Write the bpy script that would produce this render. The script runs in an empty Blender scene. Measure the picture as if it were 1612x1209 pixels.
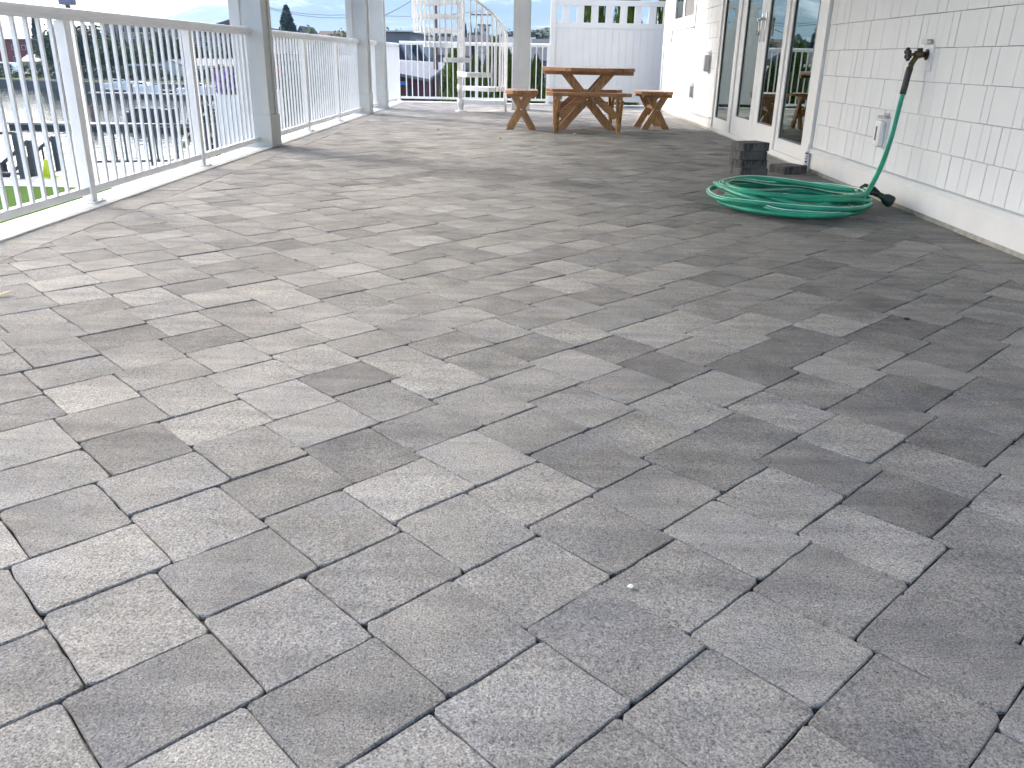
import bpy, bmesh, math, random
from mathutils import Vector, Matrix, noise
random.seed(7)
rad = math.radians
scn = bpy.context.scene
COL = scn.collection

# ------------------------------------------------------------------ camera
PXW, F_PX, CAM_H = 1612.0, 1301.0, 0.86
PITCH, YAW, ROLL = 0.3766, -0.0165, -0.0190
_F = Vector((math.sin(YAW)*math.cos(PITCH), math.cos(YAW)*math.cos(PITCH), -math.sin(PITCH)))
_R = Vector((math.cos(YAW), -math.sin(YAW), 0))
_D = _F.cross(_R)
_R2 = math.cos(ROLL)*_R + math.sin(ROLL)*_D
_D2 = -math.sin(ROLL)*_R + math.cos(ROLL)*_D
cam = bpy.data.cameras.new('camera')
cam.sensor_fit = 'HORIZONTAL'; cam.sensor_width = 36.0; cam.lens = F_PX/PXW*36.0
cam.clip_start = 0.05; cam.clip_end = 20000
camo = bpy.data.objects.new('camera', cam); COL.objects.link(camo)
m = Matrix.Identity(4)
for i in range(3):
    m[i][0] = _R2[i]; m[i][1] = -_D2[i]; m[i][2] = -_F[i]
m[2][3] = CAM_H
camo.matrix_world = m
scn.camera = camo

# ------------------------------------------------------------------ light
SUN_EL, SUN_AZ = rad(31), rad(-53)          # azimuth from +Y, clockwise positive
to_sun = Vector((math.sin(SUN_AZ)*math.cos(SUN_EL), math.cos(SUN_AZ)*math.cos(SUN_EL), math.sin(SUN_EL)))
world = bpy.data.worlds.new('World'); scn.world = world; world.use_nodes = True
wn = world.node_tree; wn.nodes.clear()
wo = wn.nodes.new('ShaderNodeOutputWorld'); wb = wn.nodes.new('ShaderNodeBackground')
sk = wn.nodes.new('ShaderNodeTexSky'); sk.sky_type = 'NISHITA'; sk.sun_disc = False
sk.sun_elevation = SUN_EL; sk.sun_rotation = SUN_AZ
sk.air_density = .9; sk.dust_density = 4.2; sk.ozone_density = .72
wb.inputs[1].default_value = 0.15
wn.links.new(sk.outputs[0], wb.inputs[0]); wn.links.new(wb.outputs[0], wo.inputs[0])
sun = bpy.data.lights.new('sun', 'SUN'); sun.energy = .85; sun.angle = rad(11); sun.color = (1.0, .982, .95)
suno = bpy.data.objects.new('sun', sun); COL.objects.link(suno)
suno.rotation_euler = (-to_sun).to_track_quat('-Z', 'Y').to_euler()
scn.view_settings.view_transform = 'Standard'; scn.view_settings.look = 'None'
scn.view_settings.exposure = 2.42; scn.view_settings.gamma = 1.0
scn.view_settings.use_curve_mapping = False

def at(px, py, Y):
    """point of the place seen at a pixel of the photograph, at depth Y"""
    d = _R2*((px-806)/F_PX) + _D2*((py-604.5)/F_PX) + _F
    return Vector((0, 0, CAM_H)) + d*(Y/d.y)
def gnd(px, py, z=0.0):
    d = _R2*((px-806)/F_PX) + _D2*((py-604.5)/F_PX) + _F
    return Vector((0, 0, CAM_H)) + d*((z-CAM_H)/d.z)
def to_px(p):
    v = Vector(p)-Vector((0, 0, CAM_H)); c = v.dot(_F)
    if c < .05: return None
    return 806+F_PX*v.dot(_R2)/c, 604.5+F_PX*v.dot(_D2)/c

# ------------------------------------------------------------------ materials
def new_mat(name):
    mt = bpy.data.materials.new(name); mt.use_nodes = True
    nt = mt.node_tree; b = nt.nodes['Principled BSDF']
    return mt, nt, b
def N(nt, t, **kw):
    n = nt.nodes.new(t)
    for k, v in kw.items(): setattr(n, k, v)
    return n
def ramp(nt, stops, fac):
    r = N(nt, 'ShaderNodeValToRGB'); e = r.color_ramp.elements
    while len(e) > 1: e.remove(e[-1])
    e[0].position, e[0].color = stops[0][0], (*stops[0][1], 1)
    for p, c in stops[1:]:
        x = e.new(p); x.color = (*c, 1)
    nt.links.new(fac, r.inputs[0]); return r.outputs[0]
def mixc(nt, fac, a, b, mode='MIX'):
    mx = N(nt, 'ShaderNodeMix', data_type='RGBA', blend_type=mode)
    for sock, v in ((mx.inputs[0], fac), (mx.inputs[6], a), (mx.inputs[7], b)):
        if isinstance(v, bpy.types.NodeSocket): nt.links.new(v, sock)
        elif isinstance(v, (int, float)): sock.default_value = v
        else: sock.default_value = (*v, 1)
    return mx.outputs[2]
def coords(nt, scale=(1, 1, 1), obj=False):
    if obj:
        o = N(nt, 'ShaderNodeTexCoord').outputs['Object']
    else:
        o = N(nt, 'ShaderNodeNewGeometry').outputs['Position']
    mp = N(nt, 'ShaderNodeMapping'); mp.inputs['Scale'].default_value = scale
    nt.links.new(o, mp.inputs[0]); return mp.outputs[0]
def noise_fac(nt, vec, scale, detail=4, rough=.55):
    n = N(nt, 'ShaderNodeTexNoise'); n.inputs['Scale'].default_value = scale
    n.inputs['Detail'].default_value = detail; n.inputs['Roughness'].default_value = rough
    nt.links.new(vec, n.inputs['Vector']); return n.outputs['Fac']
def bump(nt, b, h, strength=.3, dist=.01):
    bp = N(nt, 'ShaderNodeBump'); bp.inputs['Strength'].default_value = strength
    bp.inputs['Distance'].default_value = dist
    nt.links.new(h, bp.inputs['Height']); nt.links.new(bp.outputs[0], b.inputs['Normal'])
def plain(name, c, rough=.5, var=.12, scale=6.0, metal=0.0, bstr=0.0, bscale=80, obj=False, stretch=(1, 1, 1), spec=.5):
    mt, nt, b = new_mat(name)
    v = coords(nt, stretch, obj)
    f = noise_fac(nt, v, scale)
    lo = tuple(x*(1-var) for x in c); hi = tuple(min(1, x*(1+var)) for x in c)
    nt.links.new(ramp(nt, [(.3, lo), (.7, hi)], f), b.inputs['Base Color'])
    b.inputs['Roughness'].default_value = rough; b.inputs['Metallic'].default_value = metal
    b.inputs['Specular IOR Level'].default_value = spec
    if bstr: bump(nt, b, noise_fac(nt, v, bscale), bstr, .004)
    return mt

def paver_mat(name, geom):
    mt, nt, b = new_mat(name)
    a = N(nt, 'ShaderNodeAttribute', attribute_type='GEOMETRY' if geom else 'OBJECT', attribute_name='tone')
    tone = a.outputs['Fac']
    pos = coords(nt)
    n4 = N(nt, 'ShaderNodeTexNoise', noise_dimensions='4D')
    n4.inputs['Scale'].default_value = 5.5; n4.inputs['Detail'].default_value = 6; n4.inputs['Roughness'].default_value = .68
    mul = N(nt, 'ShaderNodeMath', operation='MULTIPLY'); mul.inputs[1].default_value = 913.0
    nt.links.new(tone, mul.inputs[0]); nt.links.new(mul.outputs[0], n4.inputs['W']); nt.links.new(pos, n4.inputs['Vector'])
    # tone + blotches inside each stone
    ma = N(nt, 'ShaderNodeMapRange'); ma.inputs['From Min'].default_value = .3; ma.inputs['From Max'].default_value = .7
    ma.inputs['To Min'].default_value = -.20; ma.inputs['To Max'].default_value = .22; nt.links.new(n4.outputs['Fac'], ma.inputs[0])
    ad = N(nt, 'ShaderNodeMath', operation='ADD'); nt.links.new(tone, ad.inputs[0]); nt.links.new(ma.outputs[0], ad.inputs[1])
    base = ramp(nt, [(0, (.045, .045, .047)), (.12, (.112, .111, .112)), (.3, (.170, .168, .165)), (.6, (.258, .254, .247)), (1, (.36, .354, .342))], ad.outputs[0])
    tint = ramp(nt, [(.35, (.93, .96, 1.06)), (.5, (1, 1, 1)), (.70, (1.022, .997, .962))], n4.outputs['Color'])
    col = mixc(nt, 1.0, base, tint, 'MULTIPLY')
    g1 = noise_fac(nt, pos, 300, 2, .6)
    g2 = noise_fac(nt, pos, 120, 5, .8)
    g3 = noise_fac(nt, pos, 62, 4, .72)
    # faint mixing streaks, one direction per stone
    mp = N(nt, 'ShaderNodeMapping'); mp.inputs['Rotation'].default_value = (0, 0, rad(-45)); mp.inputs['Scale'].default_value = (2.2, 17, 1)
    nt.links.new(pos, mp.inputs[0])
    st4 = N(nt, 'ShaderNodeTexNoise', noise_dimensions='4D'); st4.inputs['Scale'].default_value = 1.0; st4.inputs['Detail'].default_value = 4
    nt.links.new(mp.outputs[0], st4.inputs['Vector']); nt.links.new(mul.outputs[0], st4.inputs['W'])
    col = mixc(nt, 1.0, col, ramp(nt, [(.34, (.80, .80, .81)), (.5, (1, 1, 1)), (.66, (1.16, 1.155, 1.14))], st4.outputs['Fac']), 'MULTIPLY')
    col = mixc(nt, 1.0, col, ramp(nt, [(.30, (.40, .40, .40)), (.385, (.95, .95, .95)), (.5, (1, 1, 1)), (.68, (1.10, 1.10, 1.09))], g3), 'MULTIPLY')  # coarse pits, the shade of their hollows put into the colour
    grain = ramp(nt, [(.30, (.30, .30, .30)), (.43, (.80, .80, .80)), (.52, (1.0, 1.0, 1.0)), (.60, (1.22, 1.21, 1.18)), (.70, (1.6, 1.58, 1.5))], g1)
    pits = ramp(nt, [(.33, (.36, .36, .36)), (.42, (.92, .92, .92)), (.52, (1, 1, 1)), (.68, (1.18, 1.18, 1.16))], g2)  # fine speckle, with the shade of the bump's hollows put into the colour
    col = mixc(nt, 1.0, col, grain, 'MULTIPLY'); col = mixc(nt, 1.0, col, pits, 'MULTIPLY')
    nt.links.new(col, b.inputs['Base Color'])
    b.inputs['Roughness'].default_value = .78; b.inputs['Specular IOR Level'].default_value = .4
    h = N(nt, 'ShaderNodeMath', operation='ADD'); nt.links.new(g3, h.inputs[0]); nt.links.new(g2, h.inputs[1])
    bump(nt, b, h.outputs[0], .9, .007)
    return mt

def wood_mat(name, c1, c2, axis, seed=0.):
    mt, nt, b = new_mat(name)
    sc = {'x': (1.5, 22, 22), 'y': (22, 1.5, 22), 'z': (14, 14, 2.0)}[axis]
    v = coords(nt, sc)
    f = noise_fac(nt, v, 3.0, 5, .6)
    big = noise_fac(nt, coords(nt), 5.0, 2)
    c = ramp(nt, [(.25, c1), (.6, c2), (.8, tuple(x*1.15 for x in c2))], f)
    c = mixc(nt, 1.0, c, ramp(nt, [(.35, (.75, .72, .7)), (.65, (1.1, 1.08, 1.05))], big), 'MULTIPLY')
    nt.links.new(c, b.inputs['Base Color']); b.inputs['Roughness'].default_value = .36
    bump(nt, b, f, .15, .003)
    return mt

def foliage_mat(name, c, var=.45, transl=.25):
    mt, nt, b = new_mat(name)
    g = N(nt, 'ShaderNodeNewGeometry')
    f = noise_fac(nt, coords(nt), 1.2, 3)
    rnd = g.outputs['Random Per Island']
    lo = tuple(x*(1-var) for x in c); hi = tuple(x*(1+var) for x in c)
    col = ramp(nt, [(0, lo), (.6, c), (1, hi)], rnd)
    col = mixc(nt, 1.0, col, ramp(nt, [(.35, (.7, .75, .7)), (.65, (1.2, 1.15, 1.0))], f), 'MULTIPLY')
    nt.links.new(col, b.inputs['Base Color']); b.inputs['Roughness'].default_value = .65
    b.inputs['Specular IOR Level'].default_value = .25
    tr = N(nt, 'ShaderNodeBsdfTranslucent'); nt.links.new(col, tr.inputs[0])
    mx = N(nt, 'ShaderNodeMixShader'); mx.inputs[0].default_value = transl
    nt.links.new(b.outputs[0], mx.inputs[1]); nt.links.new(tr.outputs[0], mx.inputs[2])
    nt.links.new(mx.outputs[0], nt.nodes['Material Output'].inputs[0])
    return mt

def glass_mat(name, tint=(.83, .92, .85), ior=5.0):
    mt, nt, b = new_mat(name)
    nt.nodes.remove(b)
    tr = N(nt, 'ShaderNodeBsdfTransparent'); tr.inputs[0].default_value = (.55, .6, .56, 1)
    gl = N(nt, 'ShaderNodeBsdfGlossy'); gl.inputs['Color'].default_value = (*tint, 1); gl.inputs['Roughness'].default_value = .012
    fr = N(nt, 'ShaderNodeFresnel'); fr.inputs['IOR'].default_value = ior
    wv = noise_fac(nt, coords(nt), 1.6, 1); bp = N(nt, 'ShaderNodeBump'); bp.inputs['Strength'].default_value = .02; bp.inputs['Distance'].default_value = .02
    nt.links.new(wv, bp.inputs['Height']); nt.links.new(bp.outputs[0], gl.inputs['Normal'])
    mx = N(nt, 'ShaderNodeMixShader'); nt.links.new(fr.outputs[0], mx.inputs[0])
    nt.links.new(tr.outputs[0], mx.inputs[1]); nt.links.new(gl.outputs[0], mx.inputs[2])
    nt.links.new(mx.outputs[0], nt.nodes['Material Output'].inputs[0])
    return mt

M = {}
M['paver'] = paver_mat('paver_concrete', False)
M['paver_far'] = paver_mat('paver_concrete_far', True)
M['sand'] = plain('joint_sand', (.030, .027, .023), 1.0, .4, 120, bstr=.5, bscale=300, spec=0.0)
mt, nt, b = new_mat('joint_sand_mixed'); pz_ = coords(nt)
c_ = ramp(nt, [(.40, (.016, .014, .012)), (.55, (.045, .041, .036)), (.70, (.15, .145, .135))], noise_fac(nt, pz_, 11, 4, .6))
c_ = mixc(nt, 1.0, c_, ramp(nt, [(.35, (.5, .5, .5)), (.65, (1.5, 1.5, 1.5))], noise_fac(nt, pz_, 330, 2)), 'MULTIPLY')
nt.links.new(c_, b.inputs['Base Color']); b.inputs['Roughness'].default_value = 1.0; b.inputs['Specular IOR Level'].default_value = 0
bump(nt, b, noise_fac(nt, pz_, 300), .6, .004); M['sand'] = mt
M['kerb'] = plain('white_painted_concrete', (.72, .72, .69), .6, .06, 5, bstr=.25, bscale=40)
M['white'] = plain('white_powder_coat', (.84, .845, .85), .35, .03, 9)
M['vinyl'] = plain('white_vinyl', (.76, .765, .76), .42, .03, 2.5, bstr=.04, bscale=9)
M['trim'] = plain('white_trim_paint', (.68, .70, .715), .5, .03, 4, bstr=.05, bscale=30)
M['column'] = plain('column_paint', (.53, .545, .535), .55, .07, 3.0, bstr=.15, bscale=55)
M['sheathing'] = plain('dark_gap_backing', (.16, .165, .17), .9, .1, 5)  # backing wall greyed: shade of the shingle gaps put into its colour
M['band'] = plain('band_board_paint', (.72, .73, .73), .5, .05, 5, bstr=.2, bscale=70)
M['foundation'] = plain('bare_concrete', (.36, .35, .31), .9, .25, 18, bstr=.6, bscale=70)
M['metal'] = plain('galvanised_metal', (.45, .46, .46), .35, .1, 12, metal=.9)
M['steel'] = plain('brushed_steel', (.6, .6, .6), .25, .05, 12, metal=1.0)
M['brass'] = plain('old_brass', (.11, .085, .04), .45, .3, 40, metal=.7)
M['black'] = plain('black_plastic', (.02, .02, .021), .45, .2, 30)
M['slot'] = plain('dark_grey_plastic', (.10, .10, .105), .5, .1, 30)
M['greyplastic'] = plain('pale_grey_plastic', (.50, .51, .53), .5, .05, 8)
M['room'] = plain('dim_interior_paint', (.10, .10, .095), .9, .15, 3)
M['glass'] = glass_mat('door_glass')
M['screen'] = plain('insect_screen', (.10, .105, .11), .8, .1, 200)
M['hose'] = plain('green_hose_rubber', (.014, .27, .16), .38, .32, 5, bstr=.05, bscale=60)
M['stripe'] = plain('pale_stripe', (.55, .74, .64), .4, .1, 9)
M['nozzle'] = plain('dark_green_plastic', (.012, .035, .022), .45, .2, 30)
M['wx'] = wood_mat('stained_cedar_x', (.19, .08, .028), (.50, .245, .085), 'x')
M['wy'] = wood_mat('stained_cedar_y', (.20, .085, .03), (.52, .265, .10), 'y')
M['wz'] = wood_mat('stained_cedar_leg', (.22, .11, .042), (.50, .28, .11), 'z')
M['soffit'] = plain('soffit_board', (.80, .80, .79), .7, .04, 3)
M['darkmetal'] = plain('dark_grey_railing', (.055, .057, .062), .5, .2, 12)
M['dock'] = plain('weathered_dock', (.30, .29, .27), .85, .2, 6)
M['path'] = plain('pale_concrete_path', (.34, .34, .33), .8, .1, 3)
M['asphalt'] = plain('grey_yard', (.07, .07, .068), .9, .2, .5)
M['grass'] = plain('mown_grass', (.036, .084, .006), .95, .4, 14, bstr=.8, bscale=60, spec=.05)
M['lime'] = plain('lakeside_grass', (.075, .105, .018), .9, .3, 2)
M['bark'] = plain('tree_bark', (.07, .052, .04), .9, .3, 10)
M['leaf_dark'] = foliage_mat('dark_foliage', (.020, .040, .020))
M['leaf_mid'] = foliage_mat('mid_foliage', (.040, .072, .026))
M['leaf_lime'] = foliage_mat('bright_foliage', (.07, .10, .022))
M['needle'] = foliage_mat('blue_green_needles', (.02, .045, .036), transl=.1)
M['arbor'] = foliage_mat('arborvitae_foliage', (.055, .098, .010), .5)
M['maroon'] = plain('maroon_siding', (.075, .014, .020), .8, .15, .8)
M['red'] = plain('faded_red_siding', (.17, .035, .040), .8, .12, .3)
M['roofgrey'] = plain('grey_metal_roof', (.12, .12, .13), .6, .1, .4)
M['roofdark'] = plain('dark_shingle_roof', (.045, .047, .06), .85, .2, .5)
M['roofbrown'] = plain('brown_shingle_roof', (.10, .065, .055), .85, .15, .5)
M['beige'] = plain('beige_stucco', (.24, .21, .18), .85, .08, .3)
M['greywall'] = plain('grey_siding', (.13, .13, .14), .85, .1, .3)
M['whitewall'] = plain('white_siding', (.42, .42, .42), .7, .06, .3)
M['winpane'] = plain('dark_window', (.03, .035, .045), .15, .2, 1)
M['hull'] = plain('white_gelcoat', (.75, .76, .77), .25, .04, 1)
M['blue'] = plain('blue_tarp', (.03, .14, .42), .5, .15, 2)
M['navy'] = plain('navy_canvas', (.028, .03, .06), .7, .2, 1)
M['pole'] = plain('weathered_pole', (.15, .09, .075), .9, .25, 4)
M['yellow'] = plain('bright_yellow_plastic', (.55, .62, .03), .5, .1, 5)
M['purple'] = plain('purple_petals', (.24, .10, .52), .7, .35, 30)
M['pink'] = plain('crimson_petals', (.62, .03, .16), .7, .3, 30)
M['lav'] = plain('purple_grey_metal', (.20, .185, .25), .5, .15, 3)
M['pebble'] = plain('white_pebble', (.62, .60, .55), .7, .15, 60)
M['dryleaf'] = plain('dry_leaf', (.42, .33, .20), .8, .2, 40)
M['print'] = plain('tube_print_blue', (.04, .07, .36), .5, .1, 10)
M['printr'] = plain('tube_print_red', (.5, .06, .06), .5, .1, 10)
M['tube'] = plain('white_tube_plastic', (.72, .72, .74), .35, .05, 10)

# ------------------------------------------------------------------ mesh helpers
class MB:
    def __init__(s): s.v = []; s.f = []; s.tone = []
    def add(s, vs, fs, tone=None):
        o = len(s.v); s.v += [tuple(v) for v in vs]; s.f += [tuple(i+o for i in f) for f in fs]
        if tone is not None: s.tone += [tone]*len(fs)
        return s
    def box(s, x0, x1, y0, y1, z0, z1, ch=0.0):
        if ch <= 0:
            vs = [(x, y, z) for z in (z0, z1) for y in (y0, y1) for x in (x0, x1)]
            return s.add(vs, [(0, 2, 3, 1), (4, 5, 7, 6), (0, 1, 5, 4), (2, 6, 7, 3), (0, 4, 6, 2), (1, 3, 7, 5)])
        ch = min(ch, (x1-x0)*.4, (y1-y0)*.4, (z1-z0)*.4)
        bm = bmesh.new(); bmesh.ops.create_cube(bm, size=1)
        for v in bm.verts:
            v.co = Vector(((x0+x1)/2+v.co.x*(x1-x0), (y0+y1)/2+v.co.y*(y1-y0), (z0+z1)/2+v.co.z*(z1-z0)))
        bmesh.ops.bevel(bm, geom=bm.edges[:], offset=ch, segments=2, affect='EDGES', profile=.6)
        bm.verts.index_update()
        s.add([v.co[:] for v in bm.verts], [[v.index for v in f.verts] for f in bm.faces]); bm.free(); return s
    def prism(s, poly, a0, a1, axis='z'):
        """polygon extruded along an axis; poly in the two other axes (x,y | x,z | y,z)"""
        n = len(poly)
        def P(p, a):
            return {'z': (p[0], p[1], a), 'y': (p[0], a, p[1]), 'x': (a, p[0], p[1])}[axis]
        vs = [P(p, a0) for p in poly]+[P(p, a1) for p in poly]
        fs = [tuple(range(n-1, -1, -1)), tuple(range(n, 2*n))]+[(i, (i+1) % n, n+(i+1) % n, n+i) for i in range(n)]
        return s.add(vs, fs)
    def beam(s, p0, p1, w, t, up=(0, 0, 1)):
        p0, p1 = Vector(p0), Vector(p1); d = (p1-p0).normalized()
        a = d.cross(Vector(up)).normalized(); b = a.cross(d).normalized()
        vs = [p+a*sx*w/2+b*sy*t/2 for p in (p0, p1) for sx, sy in ((-1, -1), (1, -1), (1, 1), (-1, 1))]
        return s.add(vs, [(3, 2, 1, 0), (4, 5, 6, 7)]+[(i, (i+1) % 4, 4+(i+1) % 4, 4+i) for i in range(4)])
    def tube(s, path, r, n=8, cap=True, closed=False):
        path = [Vector(p) for p in path]; k = len(path); vs = []; prev = None
        rr = r if isinstance(r, (list, tuple)) else [r]*k
        for i, p in enumerate(path):
            d = (path[min(i+1, k-1)]-path[max(i-1, 0)]).normalized()
            if prev is None:
                a = d.cross(Vector((0, 0, 1)) if abs(d.z) < .9 else Vector((0, 1, 0))).normalized()
            else:
                a = (prev-d*prev.dot(d)).normalized()
            prev = a; b = d.cross(a)
            vs += [p+(a*math.cos(t)+b*math.sin(t))*rr[i] for t in [2*math.pi*j/n for j in range(n)]]
        fs = [(i*n+j, i*n+(j+1) % n, (i+1)*n+(j+1) % n, (i+1)*n+j) for i in range(k-1) for j in range(n)]
        if cap: fs += [tuple(range(n-1, -1, -1)), tuple(range((k-1)*n, k*n))]
        return s.add(vs, fs)
    def lathe(s, prof, c=(0, 0, 0), n=16, sx=1, sy=1):
        vs = []; k = len(prof)
        for r, z in prof:
            vs += [(c[0]+r*sx*math.cos(2*math.pi*j/n), c[1]+r*sy*math.sin(2*math.pi*j/n), c[2]+z) for j in range(n)]
        fs = [(i*n+j, i*n+(j+1) % n, (i+1)*n+(j+1) % n, (i+1)*n+j) for i in range(k-1) for j in range(n)]
        fs += [tuple(range(n-1, -1, -1)), tuple(range((k-1)*n, k*n))]
        return s.add(vs, fs)
    def mesh(s, name, mat, smooth=False):
        me = bpy.data.meshes.new(name); me.from_pydata(s.v, [], s.f); me.update()
        if mat: me.materials.append(M[mat] if isinstance(mat, str) else mat)
        if smooth: me.polygons.foreach_set('use_smooth', [True]*len(me.polygons))
        if s.tone:
            a = me.attributes.new('tone', 'FLOAT', 'FACE'); a.data.foreach_set('value', s.tone)
        return me
    def build(s, name, mat, parent=None, smooth=False, loc=None, rz=0):
        return link(name, s.mesh(name, mat, smooth), parent, loc, rz)
def link(name, me, parent=None, loc=None, rz=0):
    o = bpy.data.objects.new(name, me); COL.objects.link(o)
    if parent: o.parent = parent
    if loc is not None: o.location = loc
    if rz: o.rotation_euler = (0, 0, rz)
    return o
def empty(name, loc=(0, 0, 0), rz=0):
    o = bpy.data.objects.new(name, None); COL.objects.link(o); o.location = loc; o.rotation_euler = (0, 0, rz)
    o.empty_display_size = .1; return o
def tag(o, label=None, cat=None, group=None, kind=None):
    if label: o['label'] = label
    if cat: o['category'] = cat
    if group: o['group'] = group
    if kind: o['kind'] = kind
    return o
def box(name, mat, parent, *a, ch=0.0): return MB().box(*a, ch=ch).build(name, mat, parent)

# ================================================================== SETTING
GZ, WZ = -2.3, -3.0                 # yard level, lake level
g = MB()
poly = [(-3500, -400), (3500, -400), (3500, 5000), (-3500, 5000), (-3500, 92), (-60, 92), (-34, 88), (-22, 76), (-17, 50), (-10.2, 26), (-12.9, 25.4), (-13.1, 21.6), (-3500, 21.6)]
g.prism(poly, -6.0, GZ); g.build('ground', 'asphalt'); bpy.data.objects['ground']['kind'] = 'structure'
mt, nt, b = new_mat('lake_water')
b.inputs['Base Color'].default_value = (.012, .02, .022, 1); b.inputs['Roughness'].default_value = .06
b.inputs['IOR'].default_value = 1.33
wv = N(nt, 'ShaderNodeTexNoise'); wv.inputs['Scale'].default_value = 2.2; wv.inputs['Detail'].default_value = 4
nt.links.new(coords(nt, (1, .6, 1)), wv.inputs['Vector']); bump(nt, b, wv.outputs['Fac'], .35, .12)
M['water'] = mt
w = MB().add([(-3500, 20, WZ), (0, 20, WZ), (0, 100, WZ), (-3500, 100, WZ)], [(0, 1, 2, 3)]).build('lake_water', 'water')
tag(w, 'bright rippled lake water beyond the white railing', 'water', kind='structure')
tag(MB().box(-15, -7.6, 4, 20.2, GZ-.05, GZ+.02).build('lawn', 'grass'), 'mown lawn strip below the patio', 'lawn', kind='structure')
tag(MB().prism([(-40, 20.2), (-7.6, 20.2), (-7.6, 25.9), (-10.3, 25.9), (-12.8, 25.3), (-13.0, 21.55), (-40, 21.55)], GZ-.05, GZ+.03).build('path', 'path'), 'pale concrete lakeside path', 'path', kind='structure')

# hills and mountains -------------------------------------------------
def terrain(name, x0, x1, y0, y1, nx, ny, fn, mat):
    vs = []; fs = []
    for j in range(ny+1):
        for i in range(nx+1):
            x = x0+(x1-x0)*i/nx; y = y0+(y1-y0)*j/ny; vs.append((x, y, fn(x, y)))
    for j in range(ny):
        for i in range(nx):
            a = j*(nx+1)+i; fs.append((a, a+1, a+nx+2, a+nx+1))
    return tag(MB().add(vs, fs).build(name, mat, smooth=True), kind='structure')
mt, nt, b = new_mat('mountain_rock')
p = coords(nt, (.004, .004, .006)); f = noise_fac(nt, p, 1.0, 8, .65)
nt.links.new(ramp(nt, [(.35, (.035, .055, .055)), (.52, (.075, .095, .085)), (.60, (.32, .32, .30)), (.72, (.55, .54, .52))], f), b.inputs['Base Color'])
b.inputs['Roughness'].default_value = .95; M['mountain'] = mt
def mtn(x, y):
    # long range rising from the left; ridge line about three kilometres away
    t = (x+1250)/1500.0
    crest = 0 if t < 0 else min(1, t)**.7
    ridge = 0
    pts = ((-1150, 0), (-1010, 150), (-880, 250), (-640, 330), (-300, 300), (200, 380), (900, 460), (3300, 420))
    for (xa, ha), (xb, hb) in zip(pts[:-1], pts[1:]):
        if xa <= x < xb: ridge = ha+(hb-ha)*(x-xa)/(xb-xa)
    ridge *= y/3000.0
    k = max(0, 1-abs(y-3000)/1500.0)
    n = noise.multi_fractal(Vector((x*.0016, y*.0016, 3.1)), 1.0, 2.1, 6)
    return -8+ridge*(k**1.15)*(.82+.26*n)
terrain('mountain', -2600, 3200, 1500, 4400, 170, 90, mtn, 'mountain')
mt, nt, b = new_mat('wooded_hill'); f = noise_fac(nt, coords(nt), .35, 6, .7)
nt.links.new(ramp(nt, [(.38, (.008, .016, .008)), (.55, (.022, .036, .016)), (.72, (.08, .08, .04))], f), b.inputs['Base Color'])
b.inputs['Roughness'].default_value = .95; M['hillside'] = mt
def hil(x, y):
    k = math.exp(-((x-4)/26)**2)*12+math.exp(-((x-110)/80)**2)*9
    e = math.sin(min(1, max(0, (y-240)/160))*math.pi)
    return -3.5+k*e+1.6*noise.noise(Vector((x*.06, y*.06, 0)))*e*2
terrain('hill', -260, 300, 240, 400, 140, 40, hil, 'hillside')

# ------------------------------------------------------------------ patio
DX0, DX1 = -2.505, 2.385
base = tag(MB().box(DX0-.25, 9, -3, 17.42, GZ, -.075).build('lower_storey', 'foundation'), kind='structure')
patio = MB().box(DX0, DX1+.02, -1.6, 17.2, -.07, -.0075).build('patio', 'sand'); patio['kind'] = 'structure'
k = MB()
y = -1.6
for i in range(9):
    y2 = min(y+2.44, 17.42) if i < 7 else 17.42
    k.box(DX0-.25, DX0-.006, y, y2-.004, -.075, .006, ch=.006); y = y2
    if y >= 17.4: break
tag(k.build('kerb', 'kerb'), kind='structure')
tag(MB().box(DX0+.002, 2.6, 17.205, 17.42, -.075, .008, ch=.006).build('rear_kerb', 'kerb'), kind='structure')

# herringbone field: stones L x W, joint lines at 45 degrees to the deck
L_, W_ = .2235, .1865
SX, SY = .26385, .3160               # lattice steps along X and Y
BX0, BX1 = -2.279, 2.103             # border joints
JX, JY = .0105, 1.0975               # one lattice node
s2 = math.sqrt(.5)
kx, ky = SX/(W_*2*s2), SY/(L_*2*s2)
def uv(u, v):                        # u runs down-right, v runs up-right
    return ((u+v)*s2*kx, (v-u)*s2*ky)
def clip(poly, axis, val, keep_gt):
    out = []
    for i in range(len(poly)):
        a, b_ = poly[i], poly[(i+1) % len(poly)]
        ina = (a[axis] > val) == keep_gt; inb = (b_[axis] > val) == keep_gt
        if ina: out.append(a)
        if ina != inb:
            t = (val-a[axis])/(b_[axis]-a[axis]); out.append((a[0]+(b_[0]-a[0])*t, a[1]+(b_[1]-a[1])*t))
    return out
def area(p): return .5*sum(p[i][0]*p[(i+1) % len(p)][1]-p[(i+1) % len(p)][0]*p[i][1] for i in range(len(p)))
def inset(poly, d):
    n = len(poly); out = []
    for i in range(n):
        a, b_, c = Vector(poly[i-1]), Vector(poly[i]), Vector(poly[(i+1) % n])
        e1 = (b_-a); e2 = (c-b_)
        if e1.length < 1e-6 or e2.length < 1e-6: out.append(b_[:]); continue
        n1 = Vector((-e1.y, e1.x)).normalized(); n2 = Vector((-e2.y, e2.x)).normalized()
        mdir = (n1+n2); l = mdir.length
        if l < .2: out.append((b_+n1*d)[:]); continue
        mdir /= l; out.append((b_+mdir*(d/max(.35, mdir.dot(n1))))[:])
    return out
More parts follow.
